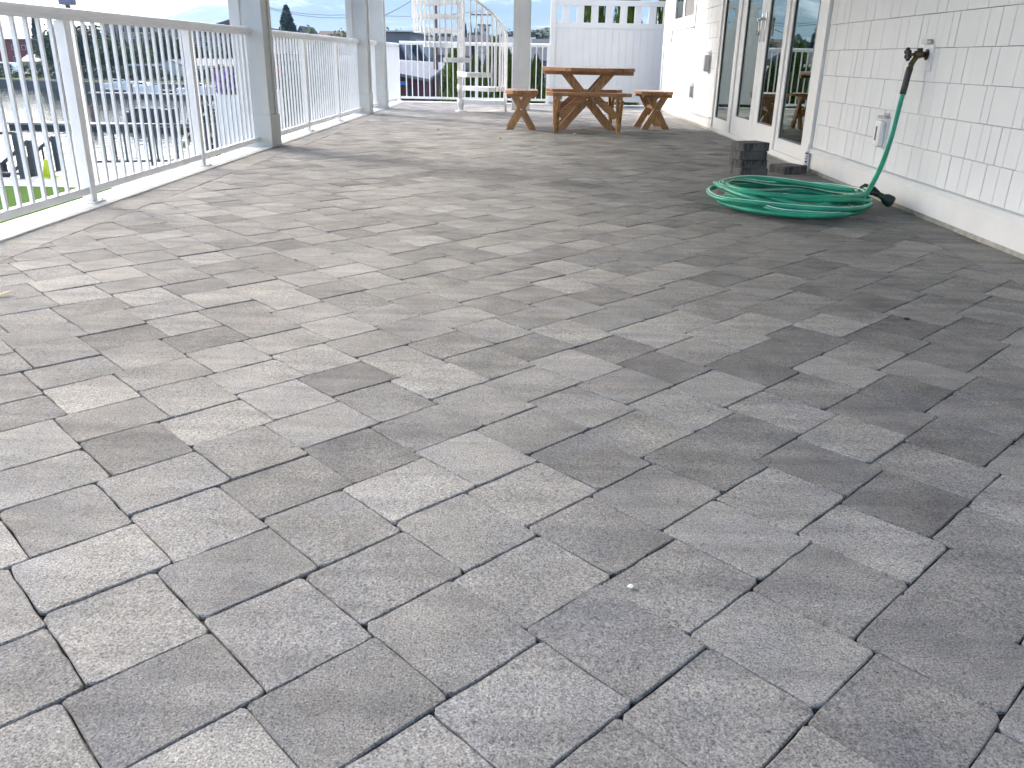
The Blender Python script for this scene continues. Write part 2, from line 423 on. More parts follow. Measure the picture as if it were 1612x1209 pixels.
def stone(mb, poly, rng, tone=None, z=0.0, wob=.0016, extra=True, dz=.006):
    """one stone: outline with clipped, slightly ragged corners, chamfer and flat top"""
    if area(poly) < 0: poly = poly[::-1]
    p = inset(poly, .0008+rng.random()*.0010)
    o = []
    n = len(p)
    for i in range(n):
        a, b_, c = Vector(p[i-1]), Vector(p[i]), Vector(p[(i+1) % n])
        r = .004+.007*rng.random()
        la, lc = (a-b_).length, (c-b_).length
        if la < .03 or lc < .03: r = min(la, lc)*.25
        o.append(b_+(a-b_).normalized()*r); o.append(b_+(c-b_).normalized()*r)
        if extra and lc > .09:
            for q_ in (.22, .42, .6, .8): o.append(b_.lerp(c, q_+.12*(rng.random()-.5)))
    o = [(q.x+rng.uniform(-wob, wob), q.y+rng.uniform(-wob, wob)) for q in o]
    t = inset(o, .0021)
    k = len(o); tx, ty = rng.uniform(-.006, .006), rng.uniform(-.006, .006)
    cx = sum(q[0] for q in o)/k; cy = sum(q[1] for q in o)/k
    def zt(q): return z+(q[0]-cx)*tx+(q[1]-cy)*ty
    vs = [(q[0], q[1], -.064) for q in o]+[(q[0], q[1], zt(q)-dz*.4) for q in o]+[(q[0], q[1], zt(q)) for q in t]
    fs = [(i, (i+1) % k, k+(i+1) % k, k+i) for i in range(k)]+[(k+i, k+(i+1) % k, 2*k+(i+1) % k, 2*k+i) for i in range(k)]+[tuple(range(2*k, 3*k))]
    mb.add(vs, fs, tone)
TONES = [(235,708,.12),(120,800,.32),(415,770,.26),(395,700,.4),(580,712,.18),(340,660,.85),(700,768,.92),(770,705,.85),(860,768,.82),(640,765,.9),
 (1170,690,.25),(1310,740,.28),(1440,785,.16),(1480,690,.22),(1385,635,.22),(1040,570,.2),(1180,575,.2),(1295,545,.16),(1370,520,.2),(985,470,.25),
 (1235,600,.35),(905,572,.92),(1020,522,.95),(885,520,.88),(890,450,.92),(1100,610,.8),(1150,522,.95),(500,565,.8),(430,430,.25),(745,405,.22),(360,385,.2),
 (290,460,.3),(100,450,.95),(165,475,.25),(600,430,.3),(705,450,.35),(885,395,.3),(1165,840,.8),(1055,895,.6),(870,890,.55),(640,1110,.3),(590,960,.5),
 (150,900,.8),(200,990,.75),(300,1080,.35),(460,970,.62),(350,880,.4),(320,815,.75),(1500,1000,.38),(1400,1100,.3),(1290,1000,.66),(1120,1110,.5),
 (960,985,.42),(720,1000,.42),(1140,970,.72),(1340,900,.45),(500,860,.45),(740,860,.6),(560,620,.6),(430,600,.7),(260,580,.45),(60,640,.35),(1190,980,.7),
 (1530,600,.3),(1560,520,.2),(1450,540,.28),(1420,590,.6),(1530,560,.25),(1430,440,.3),(1480,500,.5),(660,630,.5),(330,570,.75),(230,690,.2),(1290,690,.7),(1500,740,.6),(930,720,.3),(1060,660,.7),(820,650,.45)]
tone_pts = [(gnd(x, y).to_2d(), t) for x, y, t in TONES]
rng = random.Random(11)
cells = []
for i in range(-24, 25):
    for j in range(-9, 58):
        ox, oy = JX+i*SX, JY+j*SY
        for (u0, u1, v0, v1) in ((0, L_, 0, W_), (0, W_, W_, W_+L_)):
            pl = [uv(u0, v0), uv(u1, v0), uv(u1, v1), uv(u0, v1)]
            pl = [(ox+q[0], oy+q[1]) for q in pl]
            if max(q[0] for q in pl) < BX0 or min(q[0] for q in pl) > BX1 or max(q[1] for q in pl) < -1.55 or min(q[1] for q in pl) > 17.17: continue
            for ax, v, gt in ((0, BX0, True), (0, BX1, False), (1, -1.55, True), (1, 17.17, False)):
                if pl: pl = clip(pl, ax, v, gt)
            if len(pl) < 3 or abs(area(pl)) < .0012: continue
            cells.append((pl, False))
for x0, x1, ph in ((DX0+.004, BX0, .34), (BX1, DX1-.002, .31)):
    y = -1.5+ph
    while y < 17.1:
        l = rng.choice((.372, .372, .447, .41)); y2 = min(y+l, 17.17)
        cells.append(([(x0, y), (x1, y), (x1, y2), (x0, y2)], True)); y = y2
info = []
for pl, brd in cells:
    cx = sum(q[0] for q in pl)/len(pl); cy = sum(q[1] for q in pl)/len(pl)
    pr = [to_px((q[0], q[1], 0)) for q in pl]; A = 0
    c = to_px((cx, cy, 0))
    if c and all(pr) and -60 < c[0] < 1672 and 60 < c[1] < 1290: A = abs(area(pr))
    r = rng.random()
    tone = .24+.12*rng.random() if r < .13 else (.66+.16*rng.random() if r < .28 else .42+.2*rng.random())
    if brd: tone = .45+.25*rng.random()
    if cx > .8: tone -= .07*min(1, (cx-.8)/1.2)
    best = min(tone_pts, key=lambda q: (q[0]-Vector((cx, cy))).length)
    if not brd and (best[0]-Vector((cx, cy))).length < .105: tone = .5+(best[1]-.5)*.66
    info.append((A, pl, cx, cy, max(.03, tone)))
info.sort(key=lambda q: -q[0])
far = MB()
for idx, (A, pl, cx, cy, tone) in enumerate(info):
    z = rng.uniform(-.002, .0014)
    if idx < 300:
        mb = MB(); stone(mb, [(q[0]-cx, q[1]-cy) for q in pl], rng, None, z)
        o = mb.build('paver', 'paver', patio, loc=(cx, cy, 0)); o['tone'] = float(tone)
    else:
        stone(far, pl, rng, tone, z, extra=False)
o = far.build('pavers', 'paver_far', patio); o['kind'] = 'stuff'

# small loose things on the paving
def pebble(name, x, y, r, mat, label, cat, sq=.6):
    bm = bmesh.new(); bmesh.ops.create_icosphere(bm, subdivisions=2, radius=r)
    for v in bm.verts:
        v.co *= 1+.35*noise.noise(v.co*(1.3/r)+Vector((x*9, y*9, 0)))
        v.co.z = v.co.z*sq+r*sq*.85
    me = bpy.data.meshes.new(name); bm.to_mesh(me); bm.free(); me.materials.append(M[mat])
    return tag(link(name, me, None, (x, y, .0005)), label, cat)
pebble('pebble', .194, 1.219, .0052, 'pebble', 'small white pebble on the pavers in the foreground', 'pebble')
q = gnd(905, 212.5); pebble('pebble', q.x, q.y, .022, 'pebble', 'white pebble on the pavers just in front of the bench', 'pebble')
q = gnd(843, 234); pebble('pebble', q.x, q.y, .014, 'pebble', 'tiny white stone chip on the pavers left of the picnic table', 'pebble')
q = gnd(1427, 503); pebble('soil_crumb', q.x, q.y, .011, 'black', 'black crumb of soil on a grey paver near the wall', 'soil crumb', .4)
q = gnd(690, 205); pebble('soil_crumb', q.x, q.y, .016, 'black', 'dark crumb on the far pavers in front of the spiral stair', 'soil crumb', .4)
q = gnd(787, 218); pebble('dry_leaf_bit', q.x, q.y, .018, 'dryleaf', 'tan leaf crumb on the pavers below the left stool', 'leaf bit', .3)
lf = MB(); n = 9
pts = [(.030*math.cos(t)*(1+.2*math.cos(2*t)), .013*math.sin(t)) for t in [2*math.pi*i/12 for i in range(12)]]
lf.add([(x, y, .004+.006*abs(y)/.013+.01*max(0, x)/.03) for x, y in pts]+[(x, y, .0025+.006*abs(y)/.013+.01*max(0, x)/.03) for x, y in pts], [tuple(range(12)), tuple(range(23, 11, -1))]+[(i, 12+i, 12+(i+1) % 12, (i+1) % 12) for i in range(12)])
tag(lf.build('dry_leaf', 'dryleaf', None, loc=(-1.945, 2.93, .001), rz=.6), 'curled tan dry leaf lying on the pavers at the left edge', 'leaf')

# ================================================================== HOUSE
WX = 2.40
house = tag(empty('house', (WX, 9, 0)), 'white shingle-sided house with glazed patio doors along the patio', 'house')
def hp(mb, name, mat, parent=None, smooth=False):       # geometry given in world space -> child of house
    o = mb.build(name, mat, None, smooth); par = parent or house
    o.parent = par; o.matrix_parent_inverse = Matrix.Translation(-Vector((WX, 9, 0))) if par is house else Matrix.Identity(4)
    return o
w = MB()
DY0, DY1, DZT = 7.415, 11.475, 2.16
for a in ((-3, DY0, .0, 5.2), (DY0, DY1, DZT+.1, 5.2), (DY1, 13.47, .0, 5.2), (13.47, 15.45, .0, 1.42), (13.47, 15.45, 2.45, 5.2), (15.45, 16.30, .0, 5.2)):
    w.box(WX, WX+.16, a[0], a[1], a[2]-.06 if a[2] == 0 else a[2], a[3])
w.box(WX, 9, 16.30, 16.34, -.06, 5.2); w.box(WX, 9, -3.16, -3.0, -.06, 5.2); w.box(8.9, 9, -3, 16.3, -.06, 5.2)
w.box(WX-.25, 9.3, -3.3, 16.6, 5.2, 5.35)
wall = hp(w, 'siding_wall', 'sheathing')
hp(MB().box(WX-.03, WX+.0, -3, DY0-.0, -.05, .028).box(WX-.03, WX, DY1, 16.34, -.05, .028).box(WX-.035, WX+.1, DY0, DY1, -.05, .012), 'foundation_strip', 'foundation')
bb = MB()
for y0, y1 in ((-3, 1.9), (1.9, 5.8), (5.8, DY0-.11), (DY1+.004, 13.9), (13.9, 16.335)):
    hp(MB().box(WX-.04, WX, y0, y1-.002, .030, .154), 'band_board', 'band')
cp = MB()
for y0, y1 in ((-3, 1.9), (1.9, 6.3), (6.3, DY0-.115), (DY1+.004, 16.335)):
    cp = MB(); cp.prism([(WX-.062, .155), (WX, .155), (WX, .192), (WX-.03, .186), (WX-.062, .166)], y0, y1-.003, 'y'); hp(cp, 'drip_cap', 'band')
hp(MB().box(WX-.035, WX+.02, 16.25, 16.36, .196, 5.2, ch=.004), 'corner_board', 'trim')

# shingles, each one a tapered board
rows = [.196+.1903*i for i in range(13)]
sh = []
for ri in range(12):
    z0, z1 = rows[ri], rows[ri]+.196
    for (ya, yb) in ((-3.0, DY0-.112), (DY1+.012, 16.245)):
        y = ya
        while y < yb-.01:
            l = rng.choice((.085, .10, .115, .125, .135, .15, .165, .20, .235))*rng.uniform(.94, 1.06)
            y2 = y+l
            if yb-y2 < .06: y2 = yb
            # window opening with trim
            if y2 > 13.36 and y < 15.56 and z1 > 1.325 and z0 < 2.55:
                if z0 >= 1.30 or True:
                    if y < 13.36: segs = [(y, 13.355, z0, z1)]
                    elif y2 > 15.56: segs = [(15.565, y2, z0, z1)]
                    elif z0 < 1.32: segs = [(y, y2, z0, 1.318)]
                    else: segs = []
                for s_ in segs:
                    if s_[1]-s_[0] > .01 and s_[3]-s_[2] > .01: sh.append(s_)
            else: sh.append((y, y2, z0, z1))
            y = y2
def shing(mb, y0, y1, z0, z1, off=(0, 0, 0)):
    gap = .0017+.0009*rng.random(); d = .016+rng.uniform(-.001, .001); low = z0+rng.uniform(-.0008, .0008)
    y0 += gap; y1 -= gap; x = WX-off[0]; z1 = z0+.1903-.0034 if z1-z0 > .19 else z1-.002
    pr = [(x-d, low), (x, low), (x, z1), (x-d+.003, z1)]
    mb.prism([(p[0], p[1]-off[2]) for p in pr], y0-off[1], y1-off[1], 'y')
vis = []
for s_ in sh:
    c = to_px((WX, (s_[0]+s_[1])/2, (s_[2]+s_[3])/2))
    a0 = to_px((WX, s_[0], s_[2])); a1 = to_px((WX, s_[1], s_[3]))
    A = 0
    if c and a0 and a1 and 900 < c[0] < 1660 and -30 < c[1] < 500: A = abs((a1[0]-a0[0])*(a1[1]-a0[1]))
    vis.append((A, s_))
vis.sort(key=lambda q: -q[0])
rest = MB()
for i, (A, s_) in enumerate(vis):
    if i < 300 and A > 0:
        c = (WX, (s_[0]+s_[1])/2, s_[2]); mb = MB(); shing(mb, *s_, off=c)
        me = mb.mesh('shingle', 'trim'); o = link('shingle', me, wall, c)
        o.matrix_parent_inverse = Matrix.Identity(4)
    else: shing(rest, *s_)
o = rest.build('shingles', 'trim', wall); o['kind'] = 'stuff'

# patio door: frame, two leaves, two fixed lights
fr = MB()
fr.box(WX-.042, WX+.10, DY0-.105, DY0+.075, .012, DZT+.1, ch=.003)
fr.box(WX-.042, WX+.10, DY1-.075, DY1, .012, DZT+.1, ch=.003)
fr.box(WX-.042, WX+.10, DY0+.076, DY1-.076, DZT, DZT+.1, ch=.003)
fr.box(WX-.035, WX+.10, DY0+.076, DY1-.076, .013, .062, ch=.003)
for yy in (8.485, 10.43): fr.box(WX-.036, WX+.10, yy-.045, yy+.045, .063, DZT-.001, ch=.003)
hp(fr, 'door_frame', 'vinyl')
def sash(name, y0, y1, gy0, gy1, gz0, xo, z0=.064):
    a = MB(); x0, x1 = WX-.022+xo, WX+.03+xo; zt = DZT-.003; gt = zt-.09
    a.box(x0, x1, y0, gy0, z0, zt, ch=.003); a.box(x0, x1, gy1, y1, z0, zt, ch=.003)
    a.box(x0, x1, gy0+.0005, gy1-.0005, z0, gz0, ch=.003); a.box(x0, x1, gy0+.0005, gy1-.0005, gt, zt, ch=.003)
    o = hp(a, name, 'vinyl')
    gk = MB()
    for b_ in ((gy0, gy0+.012, gz0, gt), (gy1-.012, gy1, gz0, gt), (gy0+.0125, gy1-.0125, gz0, gz0+.012), (gy0+.0125, gy1-.0125, gt-.012, gt)):
        gk.box(x0+.010, x1-.012, *b_)
    gs = gk.build('gasket', 'slot', o)
    pn = MB().box(x0+.018, x0+.024, gy0+.001, gy1-.001, gz0+.001, gt-.001).build('pane', 'glass', o)
    return o
sash('fixed_light', DY0+.077, 8.438, 7.60, 8.345, .178, 0)
sash('fixed_light', 10.477, DY1-.077, 10.60, 11.31, .178, 0)
l1 = sash('door_leaf', 8.533, 9.368, 8.61, 9.20, .262, .002)
l2 = sash('door_leaf', 9.374, 10.382, 9.52, 10.18, .262, .002)
for yy, lf_ in ((9.30, l1), (9.45, l2)):
    hm = MB(); x = WX-.02
    hm.box(x-.008, x-.001, yy-.018, yy+.018, 1.05, 1.33, ch=.003)
    sg = -1 if yy < 9.37 else 1
    hm.tube([(x-.005, yy, 1.27), (x-.05, yy, 1.275), (x-.06, yy-sg*.04, 1.27), (x-.06, yy-sg*.10, 1.24), (x-.055, yy-sg*.125, 1.16), (x-.05, yy-sg*.12, 1.11)], .009, 8)
    hm.build('handle', 'steel', lf_, True)
dk = MB()
for yy in (7.75, 8.2, 8.85, 9.7, 10.75, 11.15): dk.lathe([(.006, 0), (.006, .004)], (WX-.036, yy, .10), 8)
rm = MB()
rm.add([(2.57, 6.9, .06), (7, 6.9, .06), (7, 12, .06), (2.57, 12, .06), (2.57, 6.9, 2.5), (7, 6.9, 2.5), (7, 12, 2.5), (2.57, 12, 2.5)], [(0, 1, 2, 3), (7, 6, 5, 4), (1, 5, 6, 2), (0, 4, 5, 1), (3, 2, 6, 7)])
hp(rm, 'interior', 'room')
# window with screen
wf = MB(); x0, x1 = WX-.03, WX+.05
for a in ((13.355, 13.465, 1.325, 2.56), (15.45, 15.56, 1.325, 2.56), (13.466, 15.449, 1.325, 1.425), (13.466, 15.449, 2.45, 2.56)): wf.box(x0, x1, *a, ch=.003)
wobj = hp(wf, 'window', 'vinyl')
ws = MB()
for a in ((13.467, 13.55, 1.427, 2.448), (15.37, 15.448, 1.427, 2.448), (14.41, 14.52, 1.427, 2.448), (13.551, 14.409, 1.427, 1.50), (14.521, 15.369, 1.427, 1.50), (13.551, 14.409, 2.38, 2.448), (14.521, 15.369, 2.38, 2.448)): ws.box(WX-.018, WX+.04, *a, ch=.002)
ws.build('window_sash', 'vinyl', wobj)
MB().box(WX+.0, WX+.006, 14.522, 15.368, 1.501, 2.379).build('pane', 'glass', wobj)
MB().box(WX+.0, WX+.006, 13.552, 14.408, 1.501, 2.379).build('insect_screen', 'screen', wobj)
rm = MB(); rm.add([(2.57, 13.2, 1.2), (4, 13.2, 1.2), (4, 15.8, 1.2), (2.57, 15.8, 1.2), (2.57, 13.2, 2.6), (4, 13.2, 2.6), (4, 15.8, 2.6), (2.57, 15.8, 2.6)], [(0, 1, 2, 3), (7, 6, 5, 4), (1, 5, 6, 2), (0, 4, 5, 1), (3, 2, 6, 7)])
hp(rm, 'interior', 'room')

# outlet covers under little drip clips
def outlet(y, z, hgt, wid, dep, label, slot=True, mat='vinyl'):
    t = tag(empty('outlet_cover', (WX-.017, y, z)), label, 'outlet cover')
    MB().box(-.012, .008, -wid*.62, wid*.62, -hgt*.58, hgt*.58, ch=.003).build('mounting_plate', 'trim', t)
    MB().box(-dep, -.0125, -wid/2, wid/2, -hgt/2, hgt/2, ch=dep*.3).build('cover', mat, t)
    if slot: MB().box(-dep-.0022, -dep+.004, -.012, .012, -hgt*.27, hgt*.27, ch=.003).build('slot', 'slot', t)
    c = MB(); zz = hgt*.66
    c.box(-.045, -.003, -wid*.42, wid*.42, zz, zz+.004); c.box(-.045, -.041, -wid*.42, wid*.42, zz-.016, zz-.0005); c.box(-.006, -.002, -wid*.42, wid*.42, zz+.0045, zz+.02)
    c.build('drip_clip', 'metal', t)
    return t
outlet(5.87, .425, .17, .095, .055, 'white rounded outlet cover with dark slot beside the hanging hose')
outlet(12.02, .83, .21, .15, .085, 'pale grey bulky outlet cover on the shingles left of the glass doors', False, 'greyplastic')
outlet(13.08, .43, .16, .07, .05, 'slim grey outlet cover low on the shingles behind the right stool', False, 'greyplastic')
hk = tag(empty('wall_clip', (WX-.018, 5.43, .985)), 'small bent metal clip on the shingles above the faucet', 'clip')
MB().box(-.003, .0, -.032, .032, .0, .02).build('back_plate', 'metal', hk)
MB().box(-.034, -.0035, -.038, .038, .016, .019).box(-.034, -.031, -.038, .038, -.006, .0155).box(-.0305, -.012, -.038, .038, -.006, -.003).build('hook', 'metal', hk)

# ================================================================== UPPER DECK (carried by the columns)
ROOF_Y0, ROOF_Y1 = .8, 13.75
ud = MB().box(-2.86, WX-.045, ROOF_Y0, ROOF_Y1, 2.62, 2.86)
for i in range(5):
    pass
udo = tag(ud.build('upper_deck', 'soffit'), kind='structure')
MB().box(-2.80, -2.52, ROOF_Y0+.05, 15.2, 2.36, 2.615).box(-2.519, -.06, 14.9, 15.14, 2.36, 2.615).box(-.34, -.06, 15.141, 15.55, 2.36, 2.615).build('beam', 'soffit', udo)
MB().box(-2.80, -.02, 14.95, 15.6, 2.62, 2.8).build('stair_landing', 'soffit', udo)

def column(x, y, label):
    t = tag(empty('column', (x, y, 0)), label, 'column')
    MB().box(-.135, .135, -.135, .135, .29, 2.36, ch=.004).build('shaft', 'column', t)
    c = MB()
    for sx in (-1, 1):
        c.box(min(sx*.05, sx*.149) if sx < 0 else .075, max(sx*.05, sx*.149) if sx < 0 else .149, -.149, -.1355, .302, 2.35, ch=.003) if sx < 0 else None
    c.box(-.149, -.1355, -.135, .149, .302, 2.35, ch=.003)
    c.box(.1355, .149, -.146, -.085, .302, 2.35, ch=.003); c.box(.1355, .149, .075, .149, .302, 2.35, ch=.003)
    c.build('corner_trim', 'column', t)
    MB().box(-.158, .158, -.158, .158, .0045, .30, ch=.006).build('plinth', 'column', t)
    return t
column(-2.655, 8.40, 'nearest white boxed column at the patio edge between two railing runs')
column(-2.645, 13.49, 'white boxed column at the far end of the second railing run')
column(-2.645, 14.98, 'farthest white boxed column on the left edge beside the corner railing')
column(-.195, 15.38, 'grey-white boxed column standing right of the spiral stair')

# ================================================================== RAILINGS
def railing(label, p0, p1, posts, H=1.072, group='white patio railings'):
    p0, p1 = Vector((*p0, 0)), Vector((*p1, 0)); d = (p1-p0); ln = d.length; ang = math.atan2(d.y, d.x)
    t = tag(empty('railing', p0, ang), label, 'railing', group)
    pr = [(-.032, H-.042), (.032, H-.042), (.034, H-.018), (.024, H-.003), (.012, H), (-.012, H), (-.024, H-.003), (-.034, H-.018)]
    MB().prism(pr, 0, ln, 'x').build('top_rail', 'white', t)
    MB().box(0, ln, -.019, .019, H-.064, H-.043).build('picket_channel', 'white', t)
    MB().box(0, ln, -.021, .021, .058, .100, ch=.003).build('bottom_rail', 'white', t)
    pm = MB().box(-.030, .030, -.030, .030, .012, H-.065, ch=.003).mesh('post', 'white')
    plm = MB().box(-.066, .066, -.060, .060, .0065, .0155, ch=.002).mesh('base_plate', 'white')
    bm_ = MB()
    for sx in (-1, 1):
        for sy in (-1, 1): bm_.lathe([(.0085, .016), (.0085, .024), (.005, .027)], (sx*.05, sy*.044, 0), 6)
    bme = bm_.mesh('bolt', 'steel')
    for s_ in posts:
        o = link('post', pm, t, (s_, 0, 0)); link('base_plate', plm, o, (0, 0, 0)); link('anchor_bolts', bme, o, (0, 0, 0))
    pk = MB().box(-.0095, .0095, -.0095, .0095, .1005, H-.0645).mesh('picket', 'white')
    stops = sorted([0]+list(posts)+[ln])
    for a, b_ in zip(stops[:-1], stops[1:]):
        n = max(1, round((b_-a)/.1185))
        for i in range(1, n):
            link('picket', pk, t, (a+(b_-a)*i/n, 0, 0))
    return t
RX = -2.632
railing('long white picket railing in the left foreground above the lawn', (RX, -1.5), (RX, 8.24), [.03, 1.25, 2.95, 4.69-.0, 6.46, 8.24])
bpy.context.view_layer.update()
railing('second white picket railing between the nearest column and the far columns', (RX, 8.56), (RX, 13.33), [1.55, 3.2])
railing('short white picket railing between the two far left columns', (RX, 13.65), (RX, 14.82), [])
railing('white side railing closing the far left corner behind the last column', (RX, 15.14), (RX, 17.28), [2.11])
railing('white railing across the far end behind the spiral stair', (RX+.035, 17.30), (.33, 17.30), [1.5, 2.9], 1.115)

# privacy panel -------------------------------------------------------
pp = tag(empty('privacy_fence', (.32, 17.34, 0)), 'white vinyl privacy fence with a row of square openings behind the picnic table', 'fence')
MB().box(0, .105, -.05, .055, .01, 1.98, ch=.004).build('post', 'vinyl', pp)
MB().box(-.02, .125, -.07, .075, .0085, .05, ch=.004).build('post_base', 'foundation', pp)
MB().box(.106, 2.4, -.022, .022, 1.80, 1.90, ch=.003).build('top_rail', 'vinyl', pp)
MB().box(.106, 2.4, -.022, .022, 1.40, 1.50, ch=.003).build('middle_rail', 'vinyl', pp)
MB().box(.106, 2.4, -.022, .022, .07, .17, ch=.003).build('bottom_rail', 'vinyl', pp)
sm = MB().box(0, .137, -.012, .012, 1.5005, 1.7995).mesh('slat', 'vinyl')
x = .225
while x < 2.35: link('slat', sm, pp, (x, 0, 0)); x += .2755
MB().box(.1065, .122, -.012, .012, 1.5005, 1.7995).build('slat', 'vinyl', pp)
bmh = MB().prism([(0, -.010), (.004, -.014), (.1325, -.014), (.1365, -.010), (.1365, .01), (0, .01)], .1705, 1.3995, 'z').mesh('board', 'vinyl')
x = .108
while x < 2.3: link('board', bmh, pp, (x, 0, 0)); x += .1372

# spiral stair --------------------------------------------------------
sp = tag(empty('spiral_stair', (-1.183, 14.5, 0)), 'white metal spiral staircase with pickets and curved handrail', 'staircase')
MB().tube([(0, 0, .0), (0, 0, 3.75)], .048, 20).build('centre_pole', 'white', sp, True)
MB().lathe([(.09, 0), (.09, .012), (.055, .02)], n=20).build('pole_base', 'white', sp, True)
R_ = .75; STEP = 29.0; RISE = .2145
for i in range(13):
    z = .192+RISE*i; a0 = rad(-(2+STEP*i)+15.5); a1 = a0-rad(33)
    n = 6; arc = [(R_*math.cos(a0+(a1-a0)*j/n), R_*math.sin(a0+(a1-a0)*j/n)) for j in range(n+1)]
    i0 = (.07*math.cos(a0+.35), .07*math.sin(a0+.35)); i1 = (.07*math.cos(a1-.35), .07*math.sin(a1-.35))
    poly = [i0]+arc+[i1]
    if area(poly) < 0: poly = poly[::-1]
    tr = MB().prism(poly, z-.068, z, 'z').build('tread', 'white', sp)
    MB().tube([(0, 0, z-.10), (0, 0, z+.01)], .056, 16).build('tread_collar', 'white', tr, True)
hr = []
for j in range(0, 121):
    tt = j/120*12.3; a = rad(-(2+STEP*tt)+6); hr.append((R_*math.cos(a), R_*math.sin(a), 1.13+RISE*tt))
a = rad(6-2); 
MB().tube([(R_*math.cos(a), R_*math.sin(a), 0.0), (R_*math.cos(a), R_*math.sin(a), 1.14)], .019, 10).build('newel_post', 'white', sp, True)
MB().tube(hr, .021, 10).build('handrail', 'white', sp, True)
for i in range(13):
    for kx_ in (-.27, -.02, .23, .48):
        tt = i+kx_+.2
        if tt < .1: continue
        a = rad(-(2+STEP*tt)+6); z0 = .192+RISE*i-.06; z1 = 1.13+RISE*tt
        r = R_+.009
        MB().tube([(r*math.cos(a), r*math.sin(a), z0), (r*math.cos(a), r*math.sin(a), z1)], .0125, 6).build('picket', 'white', sp)

# ================================================================== PICNIC FURNITURE
def octa(w_, d_, c):
    return [(-w_/2+c, -d_/2), (w_/2-c, -d_/2), (w_/2, -d_/2+c), (w_/2, d_/2-c), (w_/2-c, d_/2), (-w_/2+c, d_/2), (-w_/2, d_/2-c), (-w_/2, -d_/2+c)]
def planks(t, outline, axis, widths, z0, z1, mat, name='plank'):
    other = 1-axis; s_ = -sum(widths)/2
    for wd in widths:
        pl = clip(clip(outline, axis, s_+.0045, True), axis, s_+wd-.0045, False); s_ += wd
        if len(pl) > 2 and abs(area(pl)) > 1e-4:
            if area(pl) < 0: pl = pl[::-1]
            tpl = inset(pl, .004); n = len(pl); m_ = MB()
            m_.add([(q[0], q[1], z0) for q in pl]+[(q[0], q[1], z1-.004) for q in pl]+[(q[0], q[1], z1) for q in tpl],
                   [tuple(range(n-1, -1, -1))]+[(i, (i+1) % n, n+(i+1) % n, n+i) for i in range(n)]+[(n+i, n+(i+1) % n, 2*n+(i+1) % n, 2*n+i) for i in range(n)]+[tuple(range(2*n, 3*n))])
            m_.build(name, mat, t)
def xleg(t, plane, a0, a1, b0, b1, hw, z1, off, th):
    """two crossing boards with level-cut ends; plane 'y' lies in XZ at y=off, 'x' lies in YZ at x=off"""
    for k_, (p, q) in enumerate(((a0, a1), (b0, b1))):
        o = off+(th+.001)*(k_-.5)
        MB().prism([(p-hw/2, .001), (p+hw/2, .001), (q+hw/2, z1), (q-hw/2, z1)], o-th/2, o+th/2, plane).build('leg', 'wz', t)
def bolt(t, p, axis):
    m_ = MB().lathe([(.012, 0), (.012, .004), (.007, .009)], n=8); o = m_.build('bolt', 'steel', t)
    o.location = p; o.rotation_euler = (rad(90), 0, 0) if axis == 'y' else (0, rad(90), 0)
tb = tag(empty('picnic_table', (.705, 11.42, 0), rad(.8)), 'octagonal stained cedar picnic table with crossed legs', 'table')
oc = [(.60*math.cos(rad(22.5+45*i)+.0), .60*math.sin(rad(22.5+45*i))) for i in range(8)]
oc = [(q[0]*1.055, q[1]*1.055) for q in oc]
planks(tb, oc, 0, [.148]*8, .712, .752, 'wy')
for yy in (-.30, .30): MB().box(-.56, .56, yy-.045, yy+.045, .668, .7115, ch=.004).build('batten', 'wx', tb)
for yy in (-.225, .225):
    xleg(tb, 'y', -.335, .262, .335, -.262, .125, .667, yy, .038)
    bolt(tb, (0, yy-.042, .372), 'y')
MB().box(-.045, .045, -.26, .26, .395, .435, ch=.004).build('stretcher', 'wy', tb)
def bench(x, y, rz, label):
    t = tag(empty('bench', (x, y, 0), rz), label, 'bench', 'picnic benches')
    planks(t, octa(1.04, .29, .085), 1, [.145, .145], .432, .470, 'wx')
    for s_ in (-1, 1):
        MB().box(s_*.375-.045 if s_ > 0 else s_*.375-.03, s_*.375+.03 if s_ > 0 else s_*.375+.045, -.135, .135, .392, .4315, ch=.003).build('batten', 'wy', t)
        xleg(t, 'x', -.135, .095, .135, -.095, .10, .3915, s_*.385, .034)
        br = MB().beam((s_*.352, 0, .19), (s_*.075, 0, .428), .034, .085, (0, 0, 1)); br.build('brace', 'wx', t)
        bolt(t, (s_*.345, -.02, .235), 'x')
    return t
bench(.695, 10.73, rad(1.0), 'stained cedar bench on the near side of the picnic table')
bench(.715, 12.10, rad(1.0), 'stained cedar bench on the far side of the picnic table')
def stool(x, y, rz, label):
    t = tag(empty('stool', (x, y, 0), rz), label, 'stool', 'picnic stools')
    planks(t, octa(.425, .72, .10), 0, [.142, .142, .142], .434, .474, 'wy')
    for yy in (-.27, .27):
        MB().box(-.19, .19, yy-.04, yy+.04, .396, .4335, ch=.003).build('batten', 'wx', t)
        xleg(t, 'y', -.145, .085, .145, -.085, .095, .3955, yy, .036)
        bolt(t, (0, yy-.04, .245), 'y')
    MB().box(-.03, .03, -.30, .30, .25, .29, ch=.003).build('stretcher', 'wy', t)
    return t
stool(-.135, 11.28, rad(1.5), 'small stained cedar stool to the left of the picnic table')
stool(1.625, 11.76, rad(4), 'small stained cedar stool right of the picnic table by the house wall')

